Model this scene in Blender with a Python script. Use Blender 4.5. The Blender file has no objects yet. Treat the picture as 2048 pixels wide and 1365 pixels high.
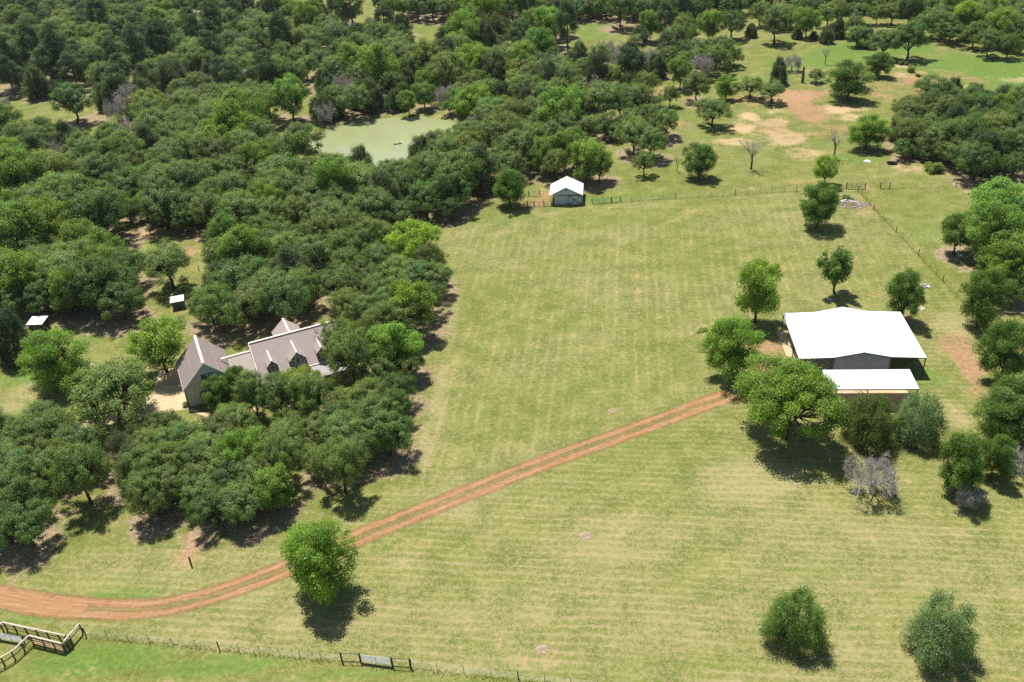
import bpy, math, random
import numpy as np
from mathutils import Vector, Matrix

R = math.radians
rng = np.random.default_rng(11)
random.seed(5)
scene = bpy.context.scene
COL = scene.collection

# ------------------------------------------------------------------ camera, sky, sun, exposure
F, TH, RO, H = 1800.0, R(31.7), R(-4.0), 89.0          # focal length in photo pixels, pitch, roll, height
r0 = np.array([1., 0, 0]); u0 = np.array([0, math.sin(TH), math.cos(TH)]); FW = np.array([0, math.cos(TH), -math.sin(TH)])
RT = math.cos(RO)*r0 + math.sin(RO)*u0
UP = -math.sin(RO)*r0 + math.cos(RO)*u0
cam_d = bpy.data.cameras.new('camera'); cam = bpy.data.objects.new('camera', cam_d); COL.objects.link(cam)
cam_d.sensor_width = 36; cam_d.lens = F/2048*36; cam_d.clip_start = 1; cam_d.clip_end = 8000
m = Matrix.Identity(4)
for i in range(3):
    m[i][0] = RT[i]; m[i][1] = UP[i]; m[i][2] = -FW[i]
m[2][3] = H
cam.matrix_world = m
scene.camera = cam

SUN_EL = R(66); SH = np.array([0.40, -0.92]); SH /= np.linalg.norm(SH)     # direction in which shadows fall
world = bpy.data.worlds.new('World'); scene.world = world; world.use_nodes = True
wt = world.node_tree; wt.nodes.clear()
sky = wt.nodes.new('ShaderNodeTexSky'); sky.sky_type = 'NISHITA'; sky.sun_disc = False
sky.sun_elevation = SUN_EL; sky.sun_rotation = math.atan2(-SH[0], -SH[1])
sky.air_density = 1.0; sky.dust_density = 0.8; sky.ozone_density = 1.0
bgn = wt.nodes.new('ShaderNodeBackground'); bgn.inputs[1].default_value = 0.074
wo = wt.nodes.new('ShaderNodeOutputWorld')
wt.links.new(sky.outputs[0], bgn.inputs[0]); wt.links.new(bgn.outputs[0], wo.inputs[0])
sl = bpy.data.lights.new('sun', 'SUN'); sun = bpy.data.objects.new('sun', sl); COL.objects.link(sun)
sl.energy = 5.0; sl.angle = R(0.53); sl.color = (1.0, 0.97, 0.915)
ld = Vector((SH[0]*math.cos(SUN_EL), SH[1]*math.cos(SUN_EL), -math.sin(SUN_EL)))
sun.rotation_euler = ld.to_track_quat('-Z', 'Y').to_euler(); sun.location = (0, 0, 300)
vs = scene.view_settings
vs.view_transform = 'Standard'; vs.look = 'None'; vs.exposure = 0.50; vs.gamma = 1.0; vs.use_curve_mapping = False
cy = scene.cycles
cy.use_denoising = False
cy.max_bounces = 6; cy.diffuse_bounces = 3; cy.glossy_bounces = 2; cy.transmission_bounces = 4; cy.transparent_max_bounces = 8

# ------------------------------------------------------------------ pixels of the photograph -> points on the ground (or at a height)
CAM = np.array([0, 0, H])
def P(x, y, z=0.0):
    d = FW + RT*((x-1024)/F) - UP*((y-682.5)/F)
    return CAM + d*((z-H)/d[2])
def proj(p):
    q = np.asarray(p, float) - CAM; w = q @ FW
    return 1024 + F*(q @ RT)/w, 682.5 - F*(q @ UP)/w, F/w

# ------------------------------------------------------------------ helpers
def tag(o, label=None, cat=None, group=None, kind=None):
    if label: o['label'] = label
    if cat: o['category'] = cat
    if group: o['group'] = group
    if kind: o['kind'] = kind
    return o
def empty(name, loc, rz=0.0, label=None, cat=None, group=None):
    o = bpy.data.objects.new(name, None); COL.objects.link(o)
    o.location = loc; o.rotation_euler = (0, 0, rz); o.empty_display_size = 0.3
    return tag(o, label, cat, group)
def link(name, me, parent=None):
    o = bpy.data.objects.new(name, me); COL.objects.link(o)
    if parent: o.parent = parent
    return o
class MB:
    def __init__(s): s.v = []; s.f = []
    def add(s, vs_, fs):
        n = len(s.v); s.v += [tuple(map(float, v)) for v in vs_]; s.f += [tuple(n+i for i in f) for f in fs]; return s
    def box(s, x0, x1, y0, y1, z0, z1):
        return s.add([(x0,y0,z0),(x1,y0,z0),(x1,y1,z0),(x0,y1,z0),(x0,y0,z1),(x1,y0,z1),(x1,y1,z1),(x0,y1,z1)],
                     [(0,3,2,1),(4,5,6,7),(0,1,5,4),(1,2,6,5),(2,3,7,6),(3,0,4,7)])
    def tube(s, p, q, r, r2=None, n=6, cap=True):
        p = Vector(p); q = Vector(q); d = (q-p).normalized(); r2 = r if r2 is None else r2
        a = d.orthogonal().normalized(); b = d.cross(a)
        vs_ = []
        for c, rr in ((p, r), (q, r2)):
            for i in range(n):
                t = 2*math.pi*i/n; vs_.append(c + (a*math.cos(t)+b*math.sin(t))*rr)
        fs = [(i, (i+1) % n, n+(i+1) % n, n+i) for i in range(n)]
        if cap: fs += [tuple(range(n-1, -1, -1)), tuple(range(n, 2*n))]
        return s.add(vs_, fs)
    def beam(s, p, q, w, h):
        p = Vector(p); q = Vector(q); d = (q-p).normalized()
        a = d.cross(Vector((0,0,1)))
        if a.length < 1e-3: a = Vector((1,0,0))
        a.normalize(); b = a.cross(d).normalized()
        vs_ = []
        for c in (p, q):
            vs_ += [c-a*w/2-b*h/2, c+a*w/2-b*h/2, c+a*w/2+b*h/2, c-a*w/2+b*h/2]
        return s.add(vs_, [(0,1,2,3),(7,6,5,4),(0,4,5,1),(1,5,6,2),(2,6,7,3),(3,7,4,0)])
    def slab(s, pts, t):                         # a thick sheet: polygon pts (3D), thickness t downwards
        n = len(pts); lo = [(x, y, z-t) for x, y, z in pts]
        return s.add(list(pts)+lo, [tuple(range(n)), tuple(range(2*n-1, n-1, -1))] + [(i, n+i, n+(i+1) % n, (i+1) % n) for i in range(n)])
    def wall(s, pts, d):                         # polygon extruded along vector d
        n = len(pts); d = Vector(d); b = [Vector(p)+d for p in pts]
        return s.add(list(pts)+b, [tuple(range(n)), tuple(range(2*n-1, n-1, -1))] + [(i, n+i, n+(i+1) % n, (i+1) % n) for i in range(n)])
    def mesh(s, name, mat):
        me = bpy.data.meshes.new(name); me.from_pydata(s.v, [], s.f); me.materials.append(mat)
        import bmesh
        bm = bmesh.new(); bm.from_mesh(me); bmesh.ops.recalc_face_normals(bm, faces=bm.faces); bm.to_mesh(me); bm.free()
        return me
    def build(s, name, mat, parent=None): return link(name, s.mesh(name, mat), parent)

# ------------------------------------------------------------------ materials
class NT:
    def __init__(s, name):
        s.m = bpy.data.materials.new(name); s.m.use_nodes = True; s.t = s.m.node_tree; s.t.nodes.clear()
        s.out = s.n('ShaderNodeOutputMaterial')
    def n(s, typ, **kw):
        nd = s.t.nodes.new(typ)
        for k, v in kw.items(): setattr(nd, k, v)
        return nd
    def l(s, a, b): s.t.links.new(a, b)
    def val(s, sock, v):
        if hasattr(v, 'links') or hasattr(v, 'is_linked'): s.l(v, sock)
        else: sock.default_value = v
    def math(s, op, a, b=0.0, c=0.0, clamp=False):
        nd = s.n('ShaderNodeMath', operation=op, use_clamp=clamp)
        for i, v in enumerate((a, b, c)): s.val(nd.inputs[i], v)
        return nd.outputs[0]
    def noise(s, vec, scale, detail=3, rough=0.55, out=0):
        nd = s.n('ShaderNodeTexNoise'); s.l(vec, nd.inputs['Vector'])
        nd.inputs['Scale'].default_value = scale; nd.inputs['Detail'].default_value = detail; nd.inputs['Roughness'].default_value = rough
        return nd.outputs[out]
    def ramp(s, x, lo, hi, a=0.0, b=1.0):
        nd = s.n('ShaderNodeMapRange', interpolation_type='SMOOTHSTEP'); s.val(nd.inputs[0], x)
        nd.inputs[1].default_value = lo; nd.inputs[2].default_value = hi; nd.inputs[3].default_value = a; nd.inputs[4].default_value = b
        return nd.outputs[0]
    def mix(s, f, a, b, blend='MIX'):
        nd = s.n('ShaderNodeMix', data_type='RGBA', blend_type=blend); s.val(nd.inputs[0], f)
        s.val(nd.inputs[6], a if not isinstance(a, tuple) else a+(1,) if len(a) == 3 else a)
        s.val(nd.inputs[7], b if not isinstance(b, tuple) else b+(1,) if len(b) == 3 else b)
        return nd.outputs[2]
    def attr(s, name): return s.n('ShaderNodeAttribute', attribute_name=name).outputs['Fac']
    def bsdf(s, col, rough=0.8, spec=0.3, metal=0.0, normal=None):
        b = s.n('ShaderNodeBsdfPrincipled'); s.val(b.inputs['Base Color'], col if not isinstance(col, tuple) else col+(1,))
        s.val(b.inputs['Roughness'], rough); b.inputs['Specular IOR Level'].default_value = spec; b.inputs['Metallic'].default_value = metal
        if normal is not None: s.l(normal, b.inputs['Normal'])
        return b.outputs[0]
    def bump(s, h, strength, dist):
        nd = s.n('ShaderNodeBump'); nd.inputs['Strength'].default_value = strength; nd.inputs['Distance'].default_value = dist
        s.l(h, nd.inputs['Height']); return nd.outputs[0]
    def pos(s): return s.n('ShaderNodeNewGeometry').outputs['Position']
    def obj(s): return s.n('ShaderNodeTexCoord').outputs['Object']
    def done(s, sh): s.l(sh, s.out.inputs[0]); return s.m

def plain(name, col, rough=0.7, spec=0.3, metal=0.0, var=0.25, scale=2.0, bump=0.0):
    t = NT(name); p = t.obj()
    n1 = t.noise(p, scale, 5, 0.65); n2 = t.noise(p, scale*9, 3)
    f = t.math('ADD', t.math('MULTIPLY', n1, 0.7), t.math('MULTIPLY', n2, 0.3))
    dark = tuple(c*(1-var) for c in col); lite = tuple(min(1, c*(1+var*0.8)) for c in col)
    c = t.mix(t.ramp(f, 0.3, 0.7), dark, lite)
    nm = t.bump(n2, bump, 0.05) if bump else None
    return t.done(t.bsdf(c, rough, spec, metal, nm))

M = {}
M['white_roof'] = plain('white_metal_roof', (0.68, 0.69, 0.70), 0.6, 0.3, var=0.06, scale=0.4)
M['charcoal'] = plain('charcoal_sheet_metal', (0.275, 0.330, 0.430), 0.45, 0.4, var=0.10, scale=0.5)
M['charcoal_trim'] = plain('charcoal_trim', (0.05, 0.05, 0.058), 0.5, 0.4, var=0.1)
M['steel_dark'] = plain('dark_steel', (0.05, 0.045, 0.045), 0.55, 0.4, var=0.2)
M['concrete'] = plain('tan_concrete', (0.52, 0.39, 0.24), 0.85, 0.2, var=0.14, scale=0.5)
M['barn_siding'] = plain('pale_grey_siding', (0.50, 0.56, 0.62), 0.6, 0.3, var=0.10, scale=0.8)
M['barn_trim'] = plain('slate_blue_trim', (0.07, 0.10, 0.14), 0.6, 0.3, var=0.15)
M['house_roof'] = plain('mauve_grey_metal_roof', (0.350, 0.288, 0.255), 0.7, 0.2, var=0.08, scale=0.7)
M['porch_roof'] = plain('pale_porch_metal', (0.43, 0.395, 0.385), 0.7, 0.2, var=0.08, scale=0.7)
M['ridge'] = plain('cream_ridge_metal', (0.74, 0.62, 0.51), 0.5, 0.4, var=0.08)
M['white_trim'] = plain('white_painted_trim', (0.76, 0.74, 0.72), 0.6, 0.3, var=0.06)
M['brown_siding'] = plain('brown_siding', (0.17, 0.125, 0.11), 0.75, 0.2, var=0.15)
M['navy'] = plain('dark_blue_shed_wall', (0.03, 0.035, 0.075), 0.7, 0.3, var=0.25)
M['silver'] = plain('galvanised_steel', (0.46, 0.49, 0.50), 0.5, 0.4, 0.0, var=0.12)
M['green_gate'] = plain('green_painted_steel', (0.09, 0.26, 0.15), 0.5, 0.4, var=0.2)
M['tpost'] = plain('weathered_post', (0.075, 0.075, 0.065), 0.85, 0.2, var=0.35, scale=6)
M['wire'] = plain('fence_wire', (0.20, 0.19, 0.17), 0.5, 0.4, 0.5, var=0.2)
M['timber'] = plain('weathered_timber', (0.15, 0.115, 0.085), 0.9, 0.15, var=0.4, scale=3)
M['rail'] = plain('bleached_timber_rail', (0.52, 0.42, 0.335), 0.85, 0.2, var=0.25, scale=2)
M['plank'] = plain('tan_plank', (0.55, 0.36, 0.22), 0.85, 0.2, var=0.3, scale=2)
M['black'] = plain('black_plastic', (0.018, 0.018, 0.02), 0.5, 0.4, var=0.3)
M['stonegrey'] = plain('pale_rubble', (0.52, 0.45, 0.41), 0.9, 0.15, var=0.3, scale=1.5)
M['redsoil'] = plain('red_soil', (0.33, 0.25, 0.17), 0.95, 0.1, var=0.25, scale=1.2, bump=0.4)
M['bark'] = plain('grey_brown_bark', (0.085, 0.068, 0.055), 0.95, 0.1, var=0.4, scale=3, bump=0.6)
M['deadwood'] = plain('bleached_dead_wood', (0.46, 0.425, 0.385), 0.9, 0.15, var=0.25, scale=2)
M['deadwood_dark'] = plain('grey_dead_trunk', (0.115, 0.10, 0.10), 0.9, 0.15, var=0.3, scale=3)

def glass_mat():
    t = NT('dark_window_glass')
    return t.done(t.bsdf((0.015, 0.022, 0.024), 0.06, 0.6))
M['glass'] = glass_mat()

def stone_mat():
    t = NT('limestone_wall'); p = t.obj()
    mp = t.n('ShaderNodeMapping'); t.l(p, mp.inputs[0]); mp.inputs['Rotation'].default_value = (math.pi/2, 0, 0)
    b = t.n('ShaderNodeTexBrick'); t.l(mp.outputs[0], b.inputs[0])
    b.inputs['Color1'].default_value = (0.76, 0.68, 0.58, 1); b.inputs['Color2'].default_value = (0.56, 0.50, 0.45, 1); b.inputs['Mortar'].default_value = (0.70, 0.66, 0.61, 1)
    b.inputs['Scale'].default_value = 1.0; b.inputs['Brick Width'].default_value = 0.55; b.inputs['Row Height'].default_value = 0.24
    b.inputs['Mortar Size'].default_value = 0.018; b.inputs['Bias'].default_value = -0.15
    n = t.noise(p, 1.6, 4)
    c = t.mix(t.ramp(n, 0.35, 0.7, 0, 0.5), b.outputs[0], (0.60, 0.46, 0.27))
    nm = t.bump(b.outputs[1], 0.5, 0.02)
    return t.done(t.bsdf(c, 0.9, 0.15, normal=nm))
M['stone'] = stone_mat()

def leaf_mat(name, dark, lite, trans=0.33, rough=0.55, spec=0.35, tcol=(1.15, 1.3, 0.5)):
    t = NT(name)
    tone = t.attr('tone'); oi = t.n('ShaderNodeObjectInfo')
    c = t.mix(tone, dark, lite)
    c = t.mix(1.0, c, oi.outputs['Color'], 'MULTIPLY')
    d = t.bsdf(c, rough, spec)
    tr = t.n('ShaderNodeBsdfTranslucent'); t.l(t.mix(1.0, c, tcol, 'MULTIPLY'), tr.inputs[0])
    mx = t.n('ShaderNodeMixShader'); mx.inputs[0].default_value = trans
    t.l(d, mx.inputs[1]); t.l(tr.outputs[0], mx.inputs[2])
    return t.done(mx.outputs[0])
M['leaf'] = leaf_mat('broad_leaves', (0.102, 0.158, 0.034), (0.270, 0.352, 0.100), 0.50)
M['needle'] = leaf_mat('juniper_sprays', (0.084, 0.122, 0.046), (0.190, 0.238, 0.104), 0.36)
M['pine'] = leaf_mat('pine_needles', (0.056, 0.098, 0.040), (0.135, 0.195, 0.080), 0.36)

# ------------------------------------------------------------------ trees traced from the photograph
# each entry: x, y, crown width, kind; coordinates are those of an enlarged crop (x0, y0, scale)
T = []
def crop(x0, y0, s, txt):
    for e in txt.split(';'):
        e = e.strip()
        if not e: continue
        a = e.split(','); T.append((x0+float(a[0])/s, y0+float(a[1])/s, float(a[2])/s, a[3].strip()))

# trees that stand alone: crown centre, crown width, base, kind, label   (photo pixels)
SOLO = [
 (640,1114,150,640,1182,'L','lone bright green broadleaf tree standing over the dirt track near the corral'),
 (1570,808,206,1580,876,'L2','large spreading bright green tree left of the carport, over the end of the track'),
 (1738,838,116,1736,884,'J','olive green juniper in front of the carport, beside the grey dead tree'),
 (1840,800,110,1840,876,'JG','tall grey-green juniper at the right front corner of the carport'),
 (1743,936,108,1752,985,'G','pale grey leafless bushy tree below the olive juniper'),
 (1591,1234,136,1592,1278,'JL','fuzzy light green bushy tree alone in the lower right field'),
 (1880,1252,146,1885,1306,'JG','grey-green feathery juniper alone at the lower right of the field'),
 (1913,925,98,1930,985,'D','dark green rounded tree with a grey dead half at the right edge'),
 (1945,985,75,1945,1012,'G','low grey dead bush under the dark rounded tree at right'),
 (1993,895,72,1990,955,'D','slim dark tree beside grey dead branches at right edge'),
 (2036,905,62,2040,945,'G','grey leafless tree cut by the right edge'),
 (2012,832,120,2010,880,'D','dark green tree at the right edge below the red dirt path'),
 (2020,800,90,2025,850,'D','dark green crown at right edge, uphill of its twin below the red dirt'),
 (2012,700,100,2010,765,'D','dark green tree at right edge level with the metal building'),
 (1963,590,92,1962,655,'D','dark tree with short trunk right of the metal building, above the red dirt'),
 (1812,580,76,1806,640,'D','dark green tree close behind the right end of the metal building'),
 (1676,538,90,1668,588,'DV','vase-shaped dark green tree behind the metal building'),
 (1519,572,98,1508,645,'Y','tall yellow-green tree behind the left corner of the metal building'),
 (1464,693,108,1470,755,'L','bright green tree left of the metal building beside the dirt track'),
 (1635,408,82,1637,455,'D','round dark tree beside the brush pile in the mown field'),
 (1648,336,52,1652,370,'Y','small light green tree beyond the fence near the dark gate'),
 (1404,320,72,1389,356,'D','round dark tree standing beyond the middle fence right of the white barn'),
 (1740,262,76,1722,298,'L','leafy two-trunked tree left of the thick clump at right'),
 (1697,160,90,1698,200,'D','big dark oak standing among the bare red soil patches'),
 (1759,130,56,1757,154,'D','smaller dark oak behind the big oak on the red soil'),
 (1422,218,78,1430,254,'O','oak with grey-green crown left of the pale bare patches'),
 (1500,174,58,1502,196,'O','flat-crowned oak at the upper bare patch, left of a pair'),
 (1544,182,58,1544,206,'O','flat-crowned oak at the upper bare patch, right of a pair'),
 (1637,150,36,1627,166,'O','small leaning oak near the tall dark stump'),
 (1452,174,44,1452,200,'L','small light green oak left of the flat-crowned pair'),
 (1340,190,42,1341,214,'O','small oak on the slope above the barn grove, alone'),
 (1288,322,48,1288,352,'O','sapling in front of the oaks right of the barn'),
 (115,715,128,118,770,'L','bright leafy oak on the lawn left of the house'),
 (335,528,108,345,575,'O','round oak alone in the clearing behind the small sheds'),
 (320,690,115,330,745,'Y','yellow-green tree touching the left side of the stone garage'),
 (828,482,98,830,535,'YY','bright yellow-green tree at the edge of the mown field'),
 (225,775,180,232,840,'O','wide spreading oak over the driveway left of the house'),
 (160,915,118,161,1008,'O','oak with bare trunk at lower left of the front grove'),
 (550,885,100,573,966,'O','oak with a long leaning trunk on the front edge of the grove'),
 (680,925,105,690,985,'O','grey-green oak at the right front corner of the grove'),
 (704,712,108,704,776,'O','oak hiding the right end of the house beside the porch'),
 (558,782,88,558,842,'O','oak before the middle of the house porch'),
 (505,776,80,507,834,'O','oak before the left end of the house porch'),
 (628,776,92,626,838,'O','oak before the right part of the house porch'),
 (680,672,86,678,735,'O','oak leaning over the right end of the house roof'),
 (1018,372,74,1020,412,'D','oak at the pond side of the white barn pen'),
 (22,650,90,20,720,'JD','dark blue-green cedar at the left edge by the dark shed'),
 (473,744,50,476,792,'D','small round tree in front of the low wing beside the garage'),
 (434,785,62,436,818,'D','low green bushy tree against the stone garage wall'),
 (525,120,40,526,140,'PT','dark conifer rising above the upper wood'),
]
crop(0,0,2.926,'''60,40,130,o;190,30,120,d;300,50,140,o;420,40,130,o;540,30,120,d;600,45,90,g;700,60,140,o;760,50,100,g;830,90,110,o;950,80,120,l;1050,60,130,d;1150,45,120,p;1280,70,140,o;1360,60,110,p;1455,60,100,p;1590,40,120,p;1680,60,120,l;1790,90,120,o;1850,40,110,p;1960,40,120,p;2020,100,100,o;
80,110,130,o;240,95,130,d;380,120,150,o;470,130,130,o;580,130,130,p;640,90,120,d;80,150,70,g;180,190,150,o;330,200,150,o;700,150,120,o;800,170,140,p;930,170,150,l;1010,200,130,o;1080,130,120,o;1160,120,110,g;1250,180,140,p;1330,130,140,o;1430,150,110,g;1530,150,130,o;1620,180,140,l;1720,150,100,g;1820,130,140,l;1920,180,130,o;1990,160,100,g;
60,230,120,d;20,210,60,g;300,270,150,d;420,230,140,o;560,210,130,o;700,230,130,p;820,240,130,p;930,270,150,p;1060,290,150,d;1150,240,120,p;1240,230,120,p;1350,270,150,o;1410,260,100,j;1500,250,130,d;1640,230,130,p;1740,260,140,o;1850,250,130,o;1960,230,130,o;2030,260,100,o;
60,360,150,p;50,450,120,p;200,330,150,p;340,340,170,p;420,400,140,p;550,380,160,o;660,330,130,p;800,330,140,p;890,360,110,j;640,430,120,d;950,430,90,g;1070,410,90,g;1020,460,190,j;850,490,150,j;1130,350,150,o;1280,420,200,o;1200,480,90,g;1400,450,80,g;1480,380,130,o;1560,330,130,d;1610,440,170,l;1720,460,150,o;1790,400,140,o;1880,360,140,o;1960,400,130,o;1900,490,110,j;2000,500,100,g;1680,340,130,o;1380,500,140,j;
220,510,150,j;350,530,110,j;420,610,230,d;430,700,90,j;530,740,45,o;585,740,55,o;180,670,130,j;60,700,180,d;30,600,60,g;620,590,130,j;760,560,170,g;680,660,140,g;780,660,90,j;900,560,180,j;990,580,80,g;1070,600,100,g;1160,570,110,g;1240,580,120,j;1240,510,70,g;
1460,580,280,o;1570,620,160,o;1700,600,190,l;1900,640,160,j;1930,580,130,j;2000,620,130,d;1900,680,120,g;1850,700,90,d;1800,745,40,d;1735,770,75,s;900,650,180,o;900,740,210,o;1080,640,150,o;1060,690,130,o;
1010,760,160,o;1000,830,170,o;1190,740,220,o;1290,700,200,o;1390,740,260,l;1500,780,200,o;1200,850,200,o;1340,830,200,l;200,830,230,d;270,760,110,j;380,800,140,g;330,900,140,g;300,940,130,j;420,890,120,j;90,800,130,g;560,830,160,j;620,800,120,j;700,860,130,o;740,780,150,g;760,910,150,o;660,920,170,o;550,950,190,o;890,870,80,j;450,950,140,o;60,960,170,l;30,900,80,g;180,980,190,o;890,960,150,o;
990,980,190,o;1130,960,220,o;1290,940,260,o;1440,920,200,o;1540,980,190,l;1680,890,110,j;1780,850,140,l;1900,840,150,l;1990,900,120,o;1640,1040,250,o;1820,1010,170,o;1960,1000,170,o;1480,1040,170,o;300,1060,230,o;100,1090,240,l;420,1020,170,o;600,1060,230,o;720,1020,200,o;750,1110,220,d;880,1040,150,j;1080,1100,250,o;1250,1070,200,o;1350,1160,230,o;1500,1180,180,d;1640,1170,230,o;1800,1150,240,o;1950,1120,230,l;2030,1200,150,o;40,1200,170,l;200,1220,230,o;400,1180,260,o;620,1160,190,o;960,1180,240,o;1120,1200,200,d;1240,1250,220,o;1420,1290,250,o;1580,1280,220,o;1750,1290,200,o;1900,1260,230,o;60,1300,160,l;200,1330,150,l;500,1290,200,d;750,1230,150,d;870,1200,120,l''')
crop(680,0,2.926,'''60,40,150,p;220,20,60,l;40,110,150,o;120,100,160,o;60,160,80,g;260,160,130,p;360,160,120,j;300,50,120,l;370,50,110,d;450,50,130,d;540,55,130,d;640,70,130,o;700,40,110,d;760,80,130,l;850,110,170,l;820,50,110,d;920,40,110,d;1010,60,130,d;1090,60,140,p;1180,40,110,o;945,145,90,j;1260,110,130,p;1330,170,150,p;1310,100,120,p;1400,50,130,d;1480,40,130,d;1560,50,130,d;1640,80,170,d;1720,50,130,d;1790,70,140,d;1870,50,130,p;1950,60,140,d;2020,90,120,d;1800,170,120,l;1690,165,60,l;1900,150,110,p;2010,170,110,o;
200,200,160,o;250,240,170,o;100,230,140,o;30,270,100,o;60,300,130,j;220,310,110,g;480,220,90,o;560,190,90,j;720,220,220,l;880,200,160,j;620,240,130,o;480,260,140,j;950,265,70,g;860,290,150,j;1130,170,140,o;1230,180,150,l;1050,230,170,d;1170,290,150,l;1040,200,100,l;1000,330,130,o;1270,310,150,o;1400,300,150,o;1500,270,150,j;1560,290,120,g;1680,230,160,l;1800,230,130,o;1970,230,150,o;1990,280,120,j;1640,350,150,g;1750,290,100,o;1820,340,120,g;1700,400,170,j;1850,400,130,j;1920,320,90,g;2020,320,100,o;
60,380,140,l;90,440,130,j;150,340,140,o;220,380,150,o;330,300,160,o;380,350,200,o;560,330,220,o;690,320,180,o;640,400,300,o;760,390,160,l;520,390,190,o;230,460,190,l;430,430,150,d;580,450,180,d;900,390,140,o;970,360,140,o;1080,370,170,l;1060,430,150,o;1180,370,140,o;1260,390,120,g;1150,470,160,o;1300,440,170,j;1390,400,150,l;1390,480,110,g;1500,370,150,o;1510,450,160,j;1590,460,120,o;1500,500,110,g;1700,480,110,j;1410,570,140,o;
60,520,110,g;70,600,170,d;180,580,160,j;200,640,130,l;310,530,150,d;330,600,110,j;400,500,110,j;400,620,90,l;370,640,80,d;490,560,130,l;500,500,110,l;580,570,110,g;640,560,100,g;640,630,90,d;30,680,150,d;720,600,130,l;790,620,160,l;850,560,150,o;720,650,110,l;800,500,130,o;900,540,120,o;940,640,160,o;950,580,130,j;1040,520,130,o;1100,560,190,o;1040,480,130,o;1200,600,170,o;1280,620,130,o;1330,500,90,j;
880,680,150,o;780,730,100,g;1090,680,160,j;1000,720,190,o;1150,760,150,o;1080,780,140,o;1290,680,220,l;1330,740,200,o;1440,660,180,o;1540,640,200,o;1640,620,180,o;1740,650,190,o;1790,510,130,o;1550,740,140,o;1600,770,110,o;1700,720,160,o;1840,700,180,o;1900,740,150,o;1720,810,190,o;1820,850,170,o;1990,450,120,l;
520,840,180,o;650,820,200,d;720,790,130,d;830,780,130,o;950,830,220,o;1100,820,180,d;30,850,150,l;130,870,110,l;80,960,150,o;430,930,150,d;320,1010,220,o;500,960,190,o;640,900,200,d;760,900,180,o;700,980,200,o;560,1050,230,o;100,1100,230,o;260,1130,230,o;400,1130,200,d;640,1130,230,d;500,1180,220,d;60,1180,180,o;200,1250,230,o;350,1260,180,o;
1200,915,170,l;1260,985,150,o;1360,890,180,l;1440,950,200,l;1520,990,130,l''')
crop(1350,0,2.934,'''40,60,130,p;120,60,150,d;250,20,120,d;350,40,120,d;450,20,120,d;550,30,110,d;650,60,130,o;740,40,130,d;820,40,120,d;50,150,110,d;90,200,80,d;200,150,150,l;340,140,180,d;450,180,90,j;500,90,130,o;600,100,150,o;590,150,210,o;780,130,150,l;720,200,70,j;815,210,50,j;680,90,140,o;900,90,140,o;890,210,100,j;960,70,150,o;960,180,100,j;1050,150,150,o;1090,70,150,o;1190,90,110,o;1070,210,130,o;1130,230,120,j;1230,240,210,o;1380,240,220,d;1280,70,150,o;1380,60,180,o;1500,60,170,o;1460,140,170,o;1580,140,190,o;1640,60,180,l;1760,60,170,o;1780,90,90,g;1860,60,170,l;1980,50,170,o;1700,130,160,l;1620,190,140,d;1760,200,170,o;1850,250,170,o;1920,160,200,l;2020,140,150,o;1960,270,150,d;2030,270,100,d;
500,290,120,o;620,260,190,o;600,340,150,o;690,370,110,g;610,430,140,j;30,310,90,g;160,300,170,o;270,280,120,o;350,330,110,o;290,330,90,o;160,400,160,g;50,370,110,o;40,460,130,o;130,530,140,o;375,530,60,l;1340,370,55,s;1385,410,60,s;1430,445,35,s;1535,505,30,s;1498,490,25,s;
1340,710,140,o;1390,790,220,o;1500,730,160,d;1560,830,230,o;1650,760,220,o;1720,700,150,o;1700,560,180,o;1540,620,170,j;1640,640,160,j;1460,640,80,g;1900,560,100,d;1850,620,220,l;1950,660,170,l;1920,730,200,d;1780,930,270,d;1900,860,230,d;2010,830,170,j;2000,950,170,d;1660,900,200,o;1480,890,120,d;1350,860,150,d;1340,915,90,s;1420,920,60,s;1520,985,110,s''')
crop(0,400,2.926,'''110,230,300,l;290,190,220,y;600,110,300,d;480,280,220,l;720,150,150,d;950,50,260,o;1080,120,150,d;120,480,260,l;250,420,220,o;380,480,250,o;480,380,250,o;560,420,200,o;720,460,230,o;560,560,260,d;700,600,230,d;250,580,200,d;1120,620,220,d;1060,700,180,d;1250,560,280,o;1400,520,260,o;1290,680,220,d;1500,620,240,o;1680,620,250,o;1600,540,200,o''')
crop(380,400,3.793,'''150,60,220,o;330,30,200,o;150,180,200,o;230,280,180,d;330,150,200,o;430,120,230,o;420,220,200,o;280,330,200,l;560,90,240,l;650,140,200,l;590,270,240,o;800,70,240,d;940,60,280,o;920,150,250,o;1080,60,260,o;1200,80,200,o;1060,150,200,d;1300,120,220,o;1430,100,270,o;1600,120,250,o;1480,180,200,o;1720,60,230,d;1850,50,250,d;1980,80,160,d;
250,470,220,o;420,440,260,l;560,400,250,o;700,340,260,o;740,440,230,o;830,330,200,o;960,330,230,o;950,420,210,o;1040,300,200,o;1150,380,220,o;1230,260,260,o;1340,300,260,o;1280,400,230,d;1450,290,200,o;1520,400,230,o;1600,450,330,o;1800,520,230,o;1450,520,230,o;1720,600,250,o;1850,620,230,o;1580,580,250,o;1180,520,230,o;1100,560,200,o;1280,580,200,o;
520,600,230,o;120,700,280,o;230,650,250,o;150,820,250,o;420,680,270,o;480,780,230,o;640,700,240,o;720,780,250,o;860,720,230,o;560,850,180,d;250,850,200,o;40,860,200,d;800,560,200,d;1130,680,280,o;1230,690,230,o;1200,820,230,o;1390,680,200,o;1400,760,240,o;1550,720,260,o;1650,760,200,o;1700,880,280,l;1600,960,300,o;1450,960,250,o;1330,900,200,o;1700,1010,250,d;1380,1050,200,o;1560,1180,280,l;1430,1250,250,o;1650,1270,220,d;1250,1200,220,o''')
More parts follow.
